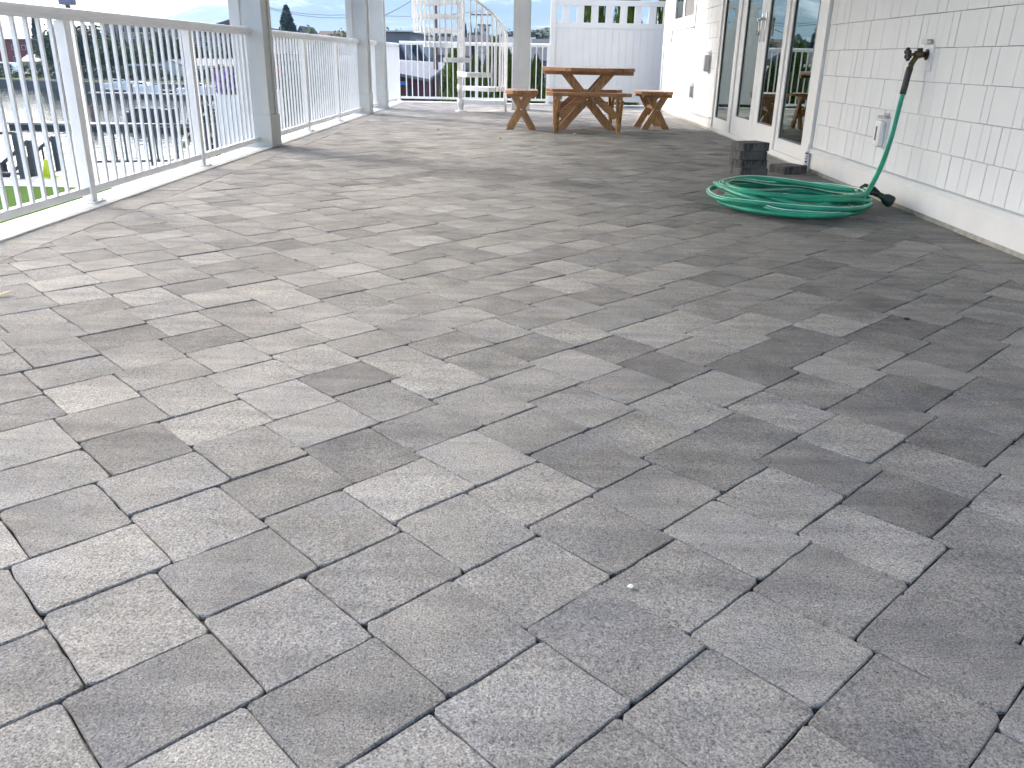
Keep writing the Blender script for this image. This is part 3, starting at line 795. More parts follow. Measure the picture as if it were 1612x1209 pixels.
# ================================================================== PAVER STACK, TUBE, HOSE
def loose(x, y, z, rz, label, group='loose paving stones', w_=.235, d_=.20):
    m_ = MB(); r2 = random.Random(int(x*1000+z*777))
    n = 4; c = .008
    base_ = octa(w_, d_, .009); top = inset(base_, .004)
    k = len(base_)
    m_.add([(q[0], q[1], .001) for q in base_]+[(q[0], q[1], .060) for q in base_]+[(q[0], q[1], .0645) for q in top],
           [tuple(range(k-1, -1, -1))]+[(i, (i+1) % k, k+(i+1) % k, k+i) for i in range(k)]+[(k+i, k+(i+1) % k, 2*k+(i+1) % k, 2*k+i) for i in range(k)]+[tuple(range(2*k, 3*k))])
    t = tag(empty('paving_stone', (x, y, z), rz), label, 'paving stone', group)
    o = m_.build('stone', 'paver', t); o['tone'] = .07+.06*r2.random()
    rb = None
    def rib(*a_):
        o2 = MB().box(*a_).build('spacer_rib', 'paver', o); o2['tone'] = .2
    for sx in (-.085, -.03, .035, .09):
        rib(sx-.004, sx+.004, -d_/2-.0022, -d_/2+.001, .004, .056); rib(sx-.004, sx+.004, d_/2-.001, d_/2+.0022, .004, .056)
    for sy in (-.06, 0, .06):
        rib(-w_/2-.0022, -w_/2+.001, sy-.004, sy+.004, .004, .056); rib(w_/2-.001, w_/2+.0022, sy-.004, sy+.004, .004, .056)
    return t
NM = ['bottom dark paving stone of the stack beside the hose', 'second dark paving stone up in the stack beside the hose', 'third dark paving stone up in the stack beside the hose', 'topmost dark paving stone of the stack beside the hose']
for i, (dx, dy, rz) in enumerate(((.012, 0, 12), (0.0, .01, 17), (-.006, .004, 9), (-.002, 0, 20))):
    loose(1.765+dx, 6.925+dy, .0655*i+.0012, rad(rz), NM[i])
loose(2.155, 7.135, .0012, rad(24), 'single dark paving stone lying on the patio by the door jamb')
ct = tag(empty('caulk_tube', (2.335, 7.255, 0), .3), 'white caulk tube with blue and red print leaning in the wall corner', 'tube')
MB().lathe([(.024, .001), (.025, .006), (.025, .165), (.022, .170), (.010, .174), (.009, .182), (.004, .225)], n=18).build('cartridge', 'tube', ct, True)
def patch(t, z0, z1, a0, a1, r, mat, name):
    n = 6; vs = []
    for z in (z0, z1): vs += [(r*math.cos(a0+(a1-a0)*j/n), r*math.sin(a0+(a1-a0)*j/n), z) for j in range(n+1)]
    MB().add(vs, [(j, j+1, n+2+j, n+1+j) for j in range(n)]).build(name, mat, t)
for z0, z1, a0, a1, mt_ in ((.145, .158, 210, 275, 'print'), (.105, .112, 215, 260, 'print'), (.075, .09, 225, 262, 'print'), (.045, .058, 215, 270, 'printr'), (.125, .13, 215, 280, 'printr')):
    patch(ct, z0, z1, rad(a0)-.3, rad(a1)-.3, .0256, mt_, 'print')

# faucet
fc = tag(empty('faucet', (WX-.018, 5.43, .918)), 'old brass hose faucet with black handle on the shingle wall', 'faucet')
MB().box(-.004, .006, -.075, .07, -.095, .055, ch=.003).build('mounting_block', 'trim', fc)
MB().lathe([(.032, 0), (.032, .008), (.02, .012)], n=16).build('wall_flange', 'black', fc).rotation_euler = (0, rad(-90), 0)
MB().tube([(-.005, 0, 0), (-.03, 0, 0), (-.045, 0, 0), (-.078, 0, 0)], [.016, .017, .023, .021], 12).tube([(-.055, 0, 0), (-.072, 0, -.026), (-.085, .006, -.055)], [.019, .016, .017], 12).build('body', 'brass', fc, True)
MB().tube([(-.05, 0, .015), (-.05, 0, .034)], .017, 10).build('vacuum_breaker_cap', 'black', fc, True)
MB().tube([(-.07, 0, .0), (-.118, 0, .0)], .009, 8).build('stem', 'brass', fc, True)
wh = MB()
for k_ in range(6):
    a = k_*math.pi/3; wh.lathe([(.011, -.009), (.013, 0), (.011, .009)], (.027*math.cos(a), .027*math.sin(a), 0), 8)
wh.lathe([(.02, -.007), (.02, .007)], n=10); o = wh.build('handle_wheel', 'black', fc); o.location = (-.118, 0, .0); o.rotation_euler = (0, rad(80), 0)

# hose
HR = .0150
cx, cy = 1.67, 5.37
path = []
nl = 8.6; rh = random.Random(5); steps = 44
ph = [rh.uniform(0, 6.28) for _ in range(8)]
# rise: faucet end comes down first, then the coils, then the nozzle end on top
fx, fy, fz = WX-.018-.085, 5.436, .918-.055
drop = [(fx, fy, fz), (fx-.006, fy+.004, fz-.05), (fx-.014, fy+.0, fz-.12), (fx-.036, fy-.02, fz-.27), (fx-.066, fy-.06, fz-.43), (fx-.12, fy-.12, fz-.59), (fx-.19, fy-.19, fz-.71), (fx-.28, fy-.29, fz-.79), (fx-.39, fy-.41, fz-.836)]
def cat(pts, per=6):
    P_ = [Vector(p) for p in pts]; P_ = [2*P_[0]-P_[1]]+P_+[2*P_[-1]-P_[-2]]; out = []
    for i in range(1, len(P_)-2):
        for j in range(per):
            t = j/per; a, b_, c, d = P_[i-1:i+3]
            out.append(.5*((2*b_)+(c-a)*t+(2*a-5*b_+4*c-d)*t*t+(3*b_-a-3*c+d)*t*t*t))
    out.append(P_[-2]); return out
a_start = math.atan2(drop[-1][1]-cy, drop[-1][0]-cx)
loops = []
nst = int(nl*steps)
offs = [(rh.uniform(-.075, .06), rh.uniform(-.085, .07), rh.uniform(-.09, .04), rh.uniform(-.13, .04)) for _ in range(14)]
def lerp_off(t):
    i = int(t); f = t-i; f = f*f*(3-2*f)
    return [offs[i][k_]*(1-f)+offs[i+1][k_]*f for k_ in range(4)]
for s_ in range(3, nst):
    t = s_/steps; a = a_start-2*math.pi*t
    o_ = lerp_off(t)
    rx = .442+o_[2]; ry = .455+o_[3]
    x = cx+o_[0]+rx*math.cos(a)+.035*math.sin(2*a+ph[1]+t*2.3); y = cy+o_[1]+ry*math.sin(a)+.03*math.sin(3*a+ph[2]+t*1.7)+.03*math.cos(a+ph[4]+t*2.9)
    left = max(0, -math.cos(a)); 
    z = .0165+.0108*t*(.85+.5*left)+.010*math.sin(2*a+ph[3]+t*2.1)+.006*math.sin(5*a+t)
    z = max(.0166, z)
    loops.append((x, y, z))
endp = [loops[-1]]
noz = Vector((2.075, 5.42, .105))
tail = [(1.47, 5.76, .128), (1.66, 5.71, .125), (1.87, 5.57, .112), (1.99, 5.48, .106), noz[:]]
full = cat(drop, 5)[:-1]+cat([drop[-1]]+loops[2::4]+[], 4)[1:]
# continue from wherever the last loop ended, over the back, to the nozzle
la = a_start-2*math.pi*nl
mid = []
ang_end = math.radians(115)
a = la % (2*math.pi)
while a < ang_end: a += 2*math.pi
aa = a; lastz = loops[-1][2]
kseg = 10
for j in range(1, kseg):
    an = aa+(ang_end-aa)*j/kseg
    mid.append((cx-.01+.455*math.cos(an), cy+.02+.38*math.sin(an), lastz+(.125-lastz)*j/kseg))
full = full+cat([full[-1]]+mid+tail, 5)[1:]
gh = tag(empty('garden_hose', (cx, cy, 0)), 'green garden hose coiled on the patio and hanging from the faucet', 'hose')
full_l = [Vector(p)-Vector((cx, cy, 0)) for p in full]
MB().tube(full_l, HR, 10).build('tube', 'hose', gh, True)
st = []; prev = None
for i, p in enumerate(full_l):
    d = (full_l[min(i+1, len(full_l)-1)]-full_l[max(i-1, 0)]).normalized()
    tw = .9*math.sin(i*.021)+.5
    a_ = d.cross(Vector((0, 0, 1))); a_ = a_.normalized() if a_.length > .05 else (prev or Vector((1, 0, 0))); prev = a_
    b_ = a_.cross(d).normalized(); st.append(p+(a_*math.sin(tw)+b_*math.cos(tw))*(HR-.0006))
MB().tube(st, .0032, 5).build('stripe', 'stripe', gh, True)
d0 = (full_l[3]-full_l[0]).normalized()
MB().tube([full_l[0]+Vector((0, 0, .012)), full_l[0]-Vector((0, 0, .01)), full_l[2]], [.016, .0165, .016], 10).build('coupling', 'brass', gh, True)
MB().tube(full_l[2:13], [.0205-.0002*i_ for i_ in range(len(full_l[2:13]))], 12).build('grip_sleeve', 'black', gh, True)
nd = (full_l[-1]-full_l[-4]).normalized(); n0 = full_l[-1]
MB().tube([n0-nd*.005, n0+nd*.03], .0115, 10).build('hose_end_fitting', 'steel', gh, True)
nzl = MB().tube([n0+nd*.03, n0+nd*.05, n0+nd*.12, n0+nd*.15+Vector((0, 0, -.008))], [.016, .019, .017, .019], 12).build('nozzle_grip', 'black', gh, True)
hd = n0+nd*.15+Vector((0, 0, -.008)); hdir = Vector((.75, -.35, -.42)).normalized()
MB().tube([hd, hd+hdir*.03, hd+hdir*.05, hd+hdir*.085, hd+hdir*.10, hd+hdir*.106], [.018, .020, .034, .039, .034, .012], 16).build('nozzle_head', 'nozzle', nzl, True)
MB().tube([n0+nd*.035+Vector((0, 0, .022)), n0+nd*.06+Vector((0, 0, .040)), n0+nd*.12+Vector((0, 0, .026)), n0+nd*.15+Vector((0, 0, .006))], [.009, .012, .011, .008], 8).build('trigger', 'black', nzl, True)

# ================================================================== VEGETATION
def leaf_cloud(n, fn, size, seed, flat=.0):
    r = random.Random(seed); m_ = MB()
    for _ in range(n):
        p, nrm = fn(r); s_ = size*(.6+.8*r.random())
        a = Vector((r.gauss(0, 1), r.gauss(0, 1), r.gauss(0, 1))).normalized()
        nn = (nrm+a*.8).normalized(); u = nn.orthogonal().normalized(); u.rotate(Matrix.Rotation(r.uniform(0, 6.28), 3, nn)); v_ = nn.cross(u)
        m_.add([p-u*s_-v_*s_*.45, p+u*s_*.2-v_*s_*.75, p+u*s_*1.1, p+u*s_*.1+v_*s_*.7], [(0, 1, 2, 3)])
    return m_
def clumpy(seed, clumps=16, spread=(.62, .62, .62)):
    r0 = random.Random(seed)
    cs = []
    for _ in range(clumps):
        d = Vector((r0.gauss(0, 1), r0.gauss(0, 1), r0.gauss(0, .8))).normalized()
        cs.append((Vector((d.x*spread[0], d.y*spread[1], d.z*spread[2]))*(.35+.65*r0.random()), .22+.26*r0.random()))
    def fn(r):
        c, rr = r.choice(cs); d = Vector((r.gauss(0, 1), r.gauss(0, 1), r.gauss(0, 1))).normalized()
        return c+d*rr*(r.random()**.35), d
    return fn
CROWN = [leaf_cloud(3400, clumpy(3+i, 22), .052, 30+i).mesh('crown', None) for i in range(3)]
def conif(r):
    h = r.random()**1.25; lay = math.floor(h*17)/17+.055*r.random(); rad_ = .40*(1-lay)**.8+.012
    a = r.uniform(0, 6.283); lob = .80+.20*math.cos(a*5+math.floor(h*17)*2.3)
    q = rad_*lob*(r.random()**.45); return Vector((q*math.cos(a), q*math.sin(a), lay*.98+.02-.10*q)), Vector((math.cos(a)*.3, math.sin(a)*.3, 1)).normalized()
CONIF = leaf_cloud(7000, conif, .030, 77).mesh('needles', None)
def arb(r):
    h = r.random(); prof = .5*min(1, (h/.12)**.5)*(1-h**2.6)**.7+.02
    a = r.uniform(0, 6.283); ridge = .78+.22*math.sin(a*4+h*9+1.3*math.sin(a*2))
    q = prof*ridge*(.72+.28*r.random()**.5); return Vector((q*math.cos(a), q*math.sin(a), h)), Vector((math.cos(a), math.sin(a), .5)).normalized()
ARB = leaf_cloud(5200, arb, .020, 78).mesh('foliage', None)
def with_mat(me, mat):
    key = me.name+mat
    c = bpy.data.meshes.get(key)
    if not c: c = me.copy(); c.name = key; c.materials.append(M[mat])
    return c
def scaled(o, s): o.scale = s if isinstance(s, (tuple, list)) else (s, s, s); return o
def tree(px, ptop, Y, width_px, label, mat='leaf_mid', var=0, zb=GZ, group='lakeside trees'):
    top = at(px, ptop, Y); wd = width_px*Y/F_PX*.98; h = top.z-zb
    t = tag(empty('tree', (top.x, Y, zb)), label, 'tree', group)
    tr = MB().tube([(0, 0, -.1), (.02*h, 0, h*.3), (0, .01*h, h*.62)], [.035*h, .026*h, .012*h], 8)
    tr.tube([(0, 0, h*.3), (wd*.18, 0, h*.55)], [.014*h, .006*h], 6).tube([(0, 0, h*.34), (-wd*.2, .05*h, h*.6)], [.014*h, .006*h], 6)
    tr.build('trunk', 'bark', t, True)
    ch = h*.95; wd *= 2.0
    scaled(link('crown', with_mat(CROWN[var % 3], mat), t, (0, 0, h-ch*.5)), (wd*.5/.86, wd*.5/.86, ch*.5/.86)).rotation_euler = (0, 0, px*.37)
    return t
def conifer(px, ptop, Y, width_px, label, zb=GZ, group='lakeside conifers'):
    top = at(px, ptop, Y); h = top.z-zb; wd = width_px*Y/F_PX
    t = tag(empty('conifer', (top.x, Y, zb)), label, 'tree', group)
    MB().tube([(0, 0, -.1), (0, 0, h*.95)], [.025*h, .004*h], 7).build('trunk', 'bark', t, True)
    scaled(link('needles', with_mat(CONIF, 'needle'), t, (0, 0, 0)), (wd*2.2, wd*2.2, h)).rotation_euler = (0, 0, px*.7)
    return t
def arbor(x, y, ztop, wd, label):
    t = tag(empty('arborvitae', (x, y, GZ)), label, 'hedge tree', 'arborvitae row behind the far railing'); h = ztop-GZ
    MB().tube([(0, 0, -.05), (0, 0, h*.9)], [.05, .01], 6).build('stem', 'bark', t)
    scaled(link('foliage', with_mat(ARB, 'arbor'), t, (0, 0, .05)), (wd*1.75, wd*1.6, h)).rotation_euler = (0, 0, x*5)
arbor(-1.66, 18.85, 1.05, .60, 'bright green arborvitae left of the spiral stair pole behind the railing')
arbor(-1.22, 19.05, .85, .50, 'shaded arborvitae directly behind the spiral stair pole')
arbor(-.82, 18.85, 1.16, .56, 'tall bright arborvitae behind the right half of the spiral stair')
arbor(-.55, 19.15, .95, .5, 'arborvitae partly behind the spiral stair newel post')
arbor(-.30, 19.0, .80, .42, 'low dark arborvitae just left of the far grey-white column')
arbor(.08, 18.85, .84, .46, 'arborvitae seen between the far column and the privacy fence')
for i, (px_, w_, lb) in enumerate(((929, .50, 'third'), (948, .34, 'fourth'), (983, .42, 'sixth'), (1000, .40, 'seventh'), (1048, .5, 'last'))):
    q = at(px_, 18, 18.95); arbor(q.x, 18.95+.1*(i % 2), 2.25+.2*(i % 3), w_, 'arborvitae showing through the %s opening of the privacy fence' % lb)

# ================================================================== FAR SHORE
def house_box(label, pxl, pxr, ptop, pbot, Y, depth, wall_mat, roof, roof_mat, wins=(), name='far_house', roof_h=None, group=None, cat='house', zb=None):
    a = at(pxl, pbot, Y); b_ = at(pxr, ptop, Y); z0 = GZ-.05 if zb is None else zb
    t = tag(empty(name, ((a.x+b_.x)/2, Y, z0)), label, cat, group)
    w2 = (b_.x-a.x)/2; h = b_.z-z0
    rh_ = roof_h if roof_h is not None else h*.28
    MB().box(-w2, w2, 0, depth, 0, h-rh_).build('wall', wall_mat, t)
    o_ = .12*h*.5; r_ = MB(); hb = h-rh_+.01
    if roof == 'gable':      # ridge along Y, gable towards the patio
        r_.prism([(-w2-o_, hb-.06*h), (0, hb+rh_), (w2+o_, hb-.06*h), (w2+o_, hb+.02*h), (0, hb+rh_+.07*h), (-w2-o_, hb+.02*h)], -o_, depth+o_, 'y')
        MB().prism([(-w2, h-rh_-.005), (w2, h-rh_-.005), (0, hb+rh_-.01)], .02, depth-.02, 'y').build('gable_wall', wall_mat, t)
    elif roof == 'side':     # ridge along X
        r_.prism([(-o_, hb), (depth/2, hb+rh_), (depth+o_, hb), (depth/2, hb+rh_+.05*h)], -w2-o_, w2+o_, 'x')
        MB().prism([(0.0, h-rh_-.005), (depth, h-rh_-.005), (depth/2, hb+rh_-.01)], -w2+.02, w2-.02, 'x').build('gable_wall', wall_mat, t)
    elif roof == 'shed':
        r_.prism([(-w2-o_, hb), (w2+o_, hb+rh_*.6), (w2+o_, hb+rh_*.6+.06*h), (-w2-o_, hb+.06*h)], -o_, depth+o_, 'y')
    else:
        r_.box(-w2-o_, w2+o_, -o_, depth+o_, hb, hb+max(.12, rh_*.5))
    r_.build('roof', roof_mat, t)
    for (u0, u1, v0, v1) in wins:
        x0, x1 = -w2+2*w2*u0, -w2+2*w2*u1; zz0, zz1 = (h-rh_)*v0, (h-rh_)*v1
        fw = MB().box(x0-.06, x1+.06, -.05, .02, zz0-.06, zz1+.06).build('window', 'whitewall', t)
        MB().box(x0, x1, -.07, -.02, zz0, zz1).build('pane', 'winpane', fw)
    return t
def grid(c, r_, u=(.08, .92), v=(.15, .9), fu=.55, fv=.5):
    o_ = []
    for i in range(c):
        for j in range(r_):
            du = (u[1]-u[0])/c; dv = (v[1]-v[0])/r_
            o_.append((u[0]+du*(i+.5-fu/2), u[0]+du*(i+.5+fu/2), v[0]+dv*(j+.5-fv/2), v[0]+dv*(j+.5+fv/2)))
    return o_
house_box('faded red two-storey lakeside building with flat roof at the left edge', -60, 45, 60, 108, 112, 9, 'red', 'flat', 'roofgrey', grid(7, 2, (.02, .98), (.3, .95), .3, .35), name='red_building', roof_h=.25, cat='building')
house_box('grey annex attached to the right of the faded red building', 46, 69, 60, 108, 113, 8, 'greywall', 'flat', 'roofgrey', grid(2, 2, (.05, .95), (.3, .95), .4, .35), name='grey_annex', roof_h=.25, cat='building')
house_box('pale hip-roofed pavilion on the far lawn before the red building', 36, 72, 88, 118, 104, 4, 'beige', 'side', 'roofgrey', [(.55, .95, .0, .8)], name='pavilion', cat='pavilion')
house_box('beige flat-roofed apartment block above the trees on the far shore', 172, 262, 33, 90, 135, 10, 'beige', 'flat', 'roofbrown', grid(6, 3, (.03, .97), (.3, .98), .6, .4), name='apartment_block', roof_h=.4, cat='building')
house_box('grey three-storey block with dark square windows behind the marina', 282, 420, 42, 100, 122, 10, 'greywall', 'flat', 'roofgrey', grid(11, 4, (.02, .98), (.15, .98), .55, .45), name='grey_block', roof_h=.3, cat='building')
house_box('brown mono-pitch roofed house peeping over the railing left of the column', 326, 360, 25, 60, 150, 8, 'roofbrown', 'shed', 'roofdark', grid(3, 1, (.05, .6), (.6, .95), .6, .6), name='brown_house', cat='house')
house_box('dark-roofed chalet beside the tall conifer', 464, 484, 46, 60, 140, 8, 'whitewall', 'gable', 'roofdark', grid(2, 1, (.1, .9), (.55, .9), .5, .5), cat='house')
house_box('long brown-roofed house on the far shore above the second railing', 497, 556, 52, 78, 120, 9, 'beige', 'side', 'roofbrown', grid(5, 1, (.05, .95), (.3, .8), .45, .5), cat='house')
house_box('white low boathouse behind the marina docks', 300, 420, 96, 122, 98, 6, 'whitewall', 'side', 'roofgrey', grid(9, 1, (.03, .97), (.35, .85), .4, .5), name='boathouse', cat='boathouse')
house_box('white open boat shelter with navy curtains on the far shore', 204, 244, 99, 124, 97, 5, 'navy', 'flat', 'whitewall', [], name='boat_shelter', roof_h=.35, cat='boathouse')
house_box('white gabled cottage between the boat shelter and the grey block', 246, 290, 96, 126, 99, 6, 'whitewall', 'gable', 'roofgrey', grid(3, 1, (.1, .9), (.3, .8), .4, .5), name='cottage', cat='house')
house_box('grey lakeside house seen through the near half of the second railing', 425, 480, 66, 130, 92, 8, 'greywall', 'side', 'roofdark', grid(4, 2, (.05, .95), (.15, .9), .5, .45), cat='house')
house_box('pale lakeside house seen through the far half of the second railing', 486, 560, 72, 130, 90, 8, 'greywall', 'gable', 'roofgrey', grid(5, 2, (.05, .95), (.15, .9), .5, .5), cat='house')
house_box('grey warehouse with pale roof edge beyond the far left corner', 585, 645, 47, 90, 86, 14, 'greywall', 'flat', 'whitewall', [(.86, .96, .45, .75)], name='warehouse', roof_h=.2, cat='building')
house_box('dark blue gabled house nearest the corner post below the warehouse', 618, 640, 70, 110, 66, 7, 'navy', 'gable', 'roofgrey', [(.35, .65, .3, .5)], cat='house')
house_box('dark blue gabled house left of the wooden utility pole', 641, 668, 68, 110, 70, 7, 'navy', 'gable', 'roofgrey', [(.35, .65, .4, .6)], cat='house')
house_box('slate house behind the spiral stair beyond the arborvitae', 690, 735, 62, 110, 74, 7, 'greywall', 'side', 'roofdark', grid(3, 2, (.05, .95), (.3, .9), .5, .4), cat='house')
house_box('pale house right of the spiral stair with white window trim', 790, 838, 62, 120, 64, 8, 'greywall', 'side', 'roofgrey', grid(3, 2, (.05, .95), (.3, .9), .5, .45), cat='house')
house_box('lavender-grey house seen beside the privacy fence post', 842, 900, 66, 120, 58, 8, 'greywall', 'side', 'roofdark', grid(3, 2, (.05, .95), (.3, .9), .5, .45), cat='house')
house_box('white-walled house behind the tall pale apartment slab', 738, 765, 58, 95, 90, 8, 'whitewall', 'side', 'roofdark', grid(3, 1, (.05, .95), (.4, .8), .5, .45), cat='house')
house_box('slim pale tower block on the horizon behind the spiral stair', 754, 768, 38, 60, 235, 8, 'whitewall', 'flat', 'roofgrey', grid(2, 5, (.1, .9), (.1, .98), .5, .4), name='tower_block', roof_h=.2, cat='building')
# maroon shed with a big grey roof
a, b_ = at(604, 113, 46), at(669, 125, 46)
ms = tag(empty('maroon_shed', (0, 46, GZ)), 'maroon building under a broad grey metal roof left of the wooden pole', 'building')
MB().prism([(a.x-3, -.05), (b_.x, -.05), (b_.x, b_.z-GZ), (a.x-3, a.z-GZ+.55)], 0, 7, 'y').build('wall', 'maroon', ms)
r0, r1 = at(600, 88, 54), at(700, 99, 54)
rv = [(a.x-3.2, -.4, a.z-GZ+.62), (b_.x+.25, -.4, b_.z-GZ+.03), (r1.x+.3, 8, r1.z-GZ), (r0.x-3, 8, r0.z-GZ)]
MB().add(rv+[(v[0], v[1], v[2]-.14) for v in rv], [(0, 1, 2, 3), (7, 6, 5, 4), (0, 4, 5, 1), (1, 5, 6, 2), (2, 6, 7, 3), (3, 7, 4, 0)]).build('roof', 'roofgrey', ms)
c0, c1 = at(622, 128, 45.9), at(641, 134, 45.9)
MB().box(c0.x, c1.x, -.08, .0, c1.z-GZ, c0.z-GZ).build('blue_sign_board', 'blue', ms)
c0, c1 = at(643, 133, 45.9), at(652, 150, 45.9)
MB().box(c0.x, c1.x, -.06, .01, c1.z-GZ-1, c0.z-GZ).build('doorway', 'winpane', ms)

tree(76, 30, 101, 34, 'bright green tree right of the grey annex', 'leaf_mid', 0)
tree(98, 24, 106, 40, 'leafy tree behind the first railing post', 'leaf_mid', 1)
tree(125, 26, 100, 44, 'tall dark tree just right of the first railing post', 'leaf_dark', 2)
tree(150, 34, 103, 46, 'dark full tree in the middle of the lakeside clump', 'leaf_dark', 0)
tree(176, 50, 99, 44, 'rounded green tree in front of the beige block', 'leaf_mid', 1)
tree(205, 62, 100, 36, 'pale green tree left of the white boat shelter', 'leaf_lime', 2)
tree(228, 52, 105, 36, 'dark tree behind the boat shelter', 'leaf_dark', 1)
tree(256, 38, 108, 40, 'tall dark tree left of the grey block', 'leaf_dark', 0)
tree(276, 44, 106, 34, 'dark tree overlapping the edge of the grey block', 'leaf_dark', 2)
tree(312, 68, 104, 30, 'small dark tree before the grey block windows', 'leaf_dark', 1)
tree(348, 62, 104, 30, 'small dark tree at the right end of the grey block', 'leaf_dark', 0)
tree(487, 36, 118, 24, 'bright rounded tree right of the tall conifer', 'leaf_lime', 1)
tree(540, 36, 112, 30, 'leafy tree left of the second column', 'leaf_mid', 2)
tree(556, 42, 108, 30, 'leafy tree hidden partly by the second column', 'leaf_mid', 0)
tree(608, 40, 140, 22, 'round green tree above the warehouse roof at its left end', 'leaf_mid', 1)
tree(630, 41, 142, 24, 'round green tree above the warehouse roof at its right end', 'leaf_mid', 0)
tree(645, 52, 84, 16, 'yellow green shrub tree beside the warehouse', 'leaf_lime', 2)
tree(655, 88, 58, 22, 'dark bushy tree just left of the wooden utility pole', 'leaf_dark', 1)
tree(775, 46, 150, 34, 'dark spreading tree right of the spiral handrail', 'leaf_dark', 2)
tree(800, 42, 140, 34, 'dark tree left of the far grey-white column', 'leaf_dark', 0)
tree(722, 56, 120, 30, 'dark tree behind the spiral stair pole', 'leaf_dark', 1)
tree(850, 40, 160, 44, 'dark green tree on the rise right of the far column', 'leaf_dark', 1)
conifer(450, 9, 112, 36, 'tall blue-green conifer right of the nearest column')
conifer(51, 21, 118, 16, 'slim dark conifer behind the red building')
conifer(741, 34, 150, 8, 'small pointed conifer right of the stair pole')
conifer(733, 38, 152, 8, 'small conifer hard against the stair pole')
conifer(186, 36, 120, 10, 'dark pointed conifer left of the beige apartment block')
conifer(178, 37, 121, 9, 'shorter pointed conifer left of the beige apartment block')
tag(MB().prism([(92.4, GZ-.3), (104, GZ-.3), (104, GZ+.75), (92.4, GZ+.05)], -80, -34, 'x').build('far_lawn', 'lime'), kind='structure')
tag(MB().box(-110, -33, 91.6, 92.3, WZ-.6, GZ+.0).build('seawall', 'dock'), 'pale low seawall along the far shore', 'wall')

# far belt of trees, one mass
def belt(r):
    x = r.uniform(-75, 45); y = r.uniform(205, 232); top = 5.2+2.6*noise.noise(Vector((x*.11, 0, 2)))+1.8*noise.noise(Vector((x*.4, 1, 5)))
    return Vector((x, y, GZ+(top-GZ)*r.random()**.7)), Vector((0, -.6, .8))
wl = leaf_cloud(9000, belt, .62, 91).build('woodland', 'leaf_dark')
tag(wl, 'dark far-off belt of trees below the mountain', 'woodland', kind='stuff')

def shore(r):
    k_ = r.random()
    if k_ < .68:
        x = r.uniform(-68, -26); y = r.uniform(93.2, 98); top = 1.5+1.1*noise.noise(Vector((x*.35, 3, 1)))+.6*noise.noise(Vector((x*1.3, 1, 4)))
        if noise.noise(Vector((x*.22, 9, 9))) < -.18: top *= .25
    else:
        f = r.random(); x = -19.5+8.0*f+r.uniform(0, 2.4); y = 72-44*f; top = 1.0+.8*noise.noise(Vector((x*.6, y*.3, 1)))
    return Vector((x, y, GZ+max(.15, top)*r.random()**.7)), Vector((0, -.6, .8))
tag(leaf_cloud(7000, shore, .20, 92).build('shoreline_bushes', 'leaf_dark'), 'ragged dark bushes along the far shoreline', 'bushes', kind='stuff')

# utility poles and wires
def upole(px_, ptop, Y, r, label, arm=True):
    q = at(px_, ptop, Y); t = tag(empty('utility_pole', (q.x, Y, GZ)), label, 'utility pole'); h = q.z-GZ
    MB().tube([(0, 0, -.1), (0, 0, h)], [r*1.15, r*.85], 10).build('shaft', 'pole', t, True)
    if arm:
        MB().box(-1.1, 1.1, -.06, .06, h-.75, h-.62).build('crossarm', 'pole', t)
        im = MB().lathe([(.05, 0), (.06, .07), (.03, .14)], n=8).mesh('insulator', 'whitewall')
        for dx in (-1, -.45, .45, 1): link('insulator', im, t, (dx, 0, h-.62))
    return q
upole(684, -40, 50, .13, 'brown wooden utility pole behind the spiral stair', True)
upole(758, 12, 95, .10, 'grey utility pole with crossarm right of the spiral stair')
q = at(102, -20, 34); t = tag(empty('lamp_post', (q.x, 34, GZ)), 'dark lamp post with purple-grey head rising behind the first railing post', 'lamp post')
MB().tube([(0, 0, 0), (0, 0, at(102, 8, 34).z-GZ)], .09, 10).build('shaft', 'pole', t, True)
MB().box(-.26, .26, -.18, .18, at(102, 7.5, 34).z-GZ, q.z-GZ, ch=.04).build('lamp_head', 'lav', t)
for i, (a_, b2) in enumerate((((425, 14, 95), (560, 27, 95)), ((425, 12, 97), (560, 22, 97)), ((560, 22, 97), (758, 17, 95)), ((690, -30, 60), (560, 40, 60)))):
    p0, p1 = at(*a_), at(*b2)
    pts = [p0.lerp(p1, j/12)-Vector((0, 0, .9*4*(j/12)*(1-j/12)*.4)) for j in range(13)]
    lb = ['lower thin wire crossing the mountain right of the tall conifer', 'upper thin wire crossing the mountain right of the tall conifer', 'thin wire running towards the grey utility pole', 'slanting thin wire behind the far left column'][i]
    tag(MB().tube(pts, .022, 4).build('wire', 'darkmetal'), lb, 'wire')

# lakeside railings, docks, boats -------------------------------------
def metal_rail(label, p0, p1, h=1.07, step=.42, posts=3):
    p0, p1 = Vector(p0), Vector(p1); d = p1-p0
    t = tag(empty('metal_railing', p0), label, 'railing', 'dark lakeside railings')
    u = Vector((0, 0, 1))
    MB().beam(u*h, d+u*h, .08, .07).build('top_rail', 'darkmetal', t)
    MB().beam(u*.12, d+u*.12, .06, .06).build('bottom_rail', 'darkmetal', t)
    for i in range(posts):
        f = i/(posts-1); MB().beam(d*f, d*f+u*(h+.02), .11, .11, (0, 1, 0)).build('post', 'darkmetal', t)
    n = int(d.length/step)
    pk = MB().box(-.02, .02, -.02, .02, .12, h).mesh('picket', 'darkmetal')
    for i in range(1, n): link('picket', pk, t, d*(i/n))
    return t
metal_rail('dark metal railing along the seawall path beyond the first railing', (-12.75, 24.1, GZ+.03), (-9.3, 25.2, GZ+.03), 1.12, .26, 3)
metal_rail('dark metal railing at the head of the dock stairs on the left', (-18.5, 21.45, GZ+.03), (-13.05, 21.45, GZ+.03), 1.12, .26, 4)
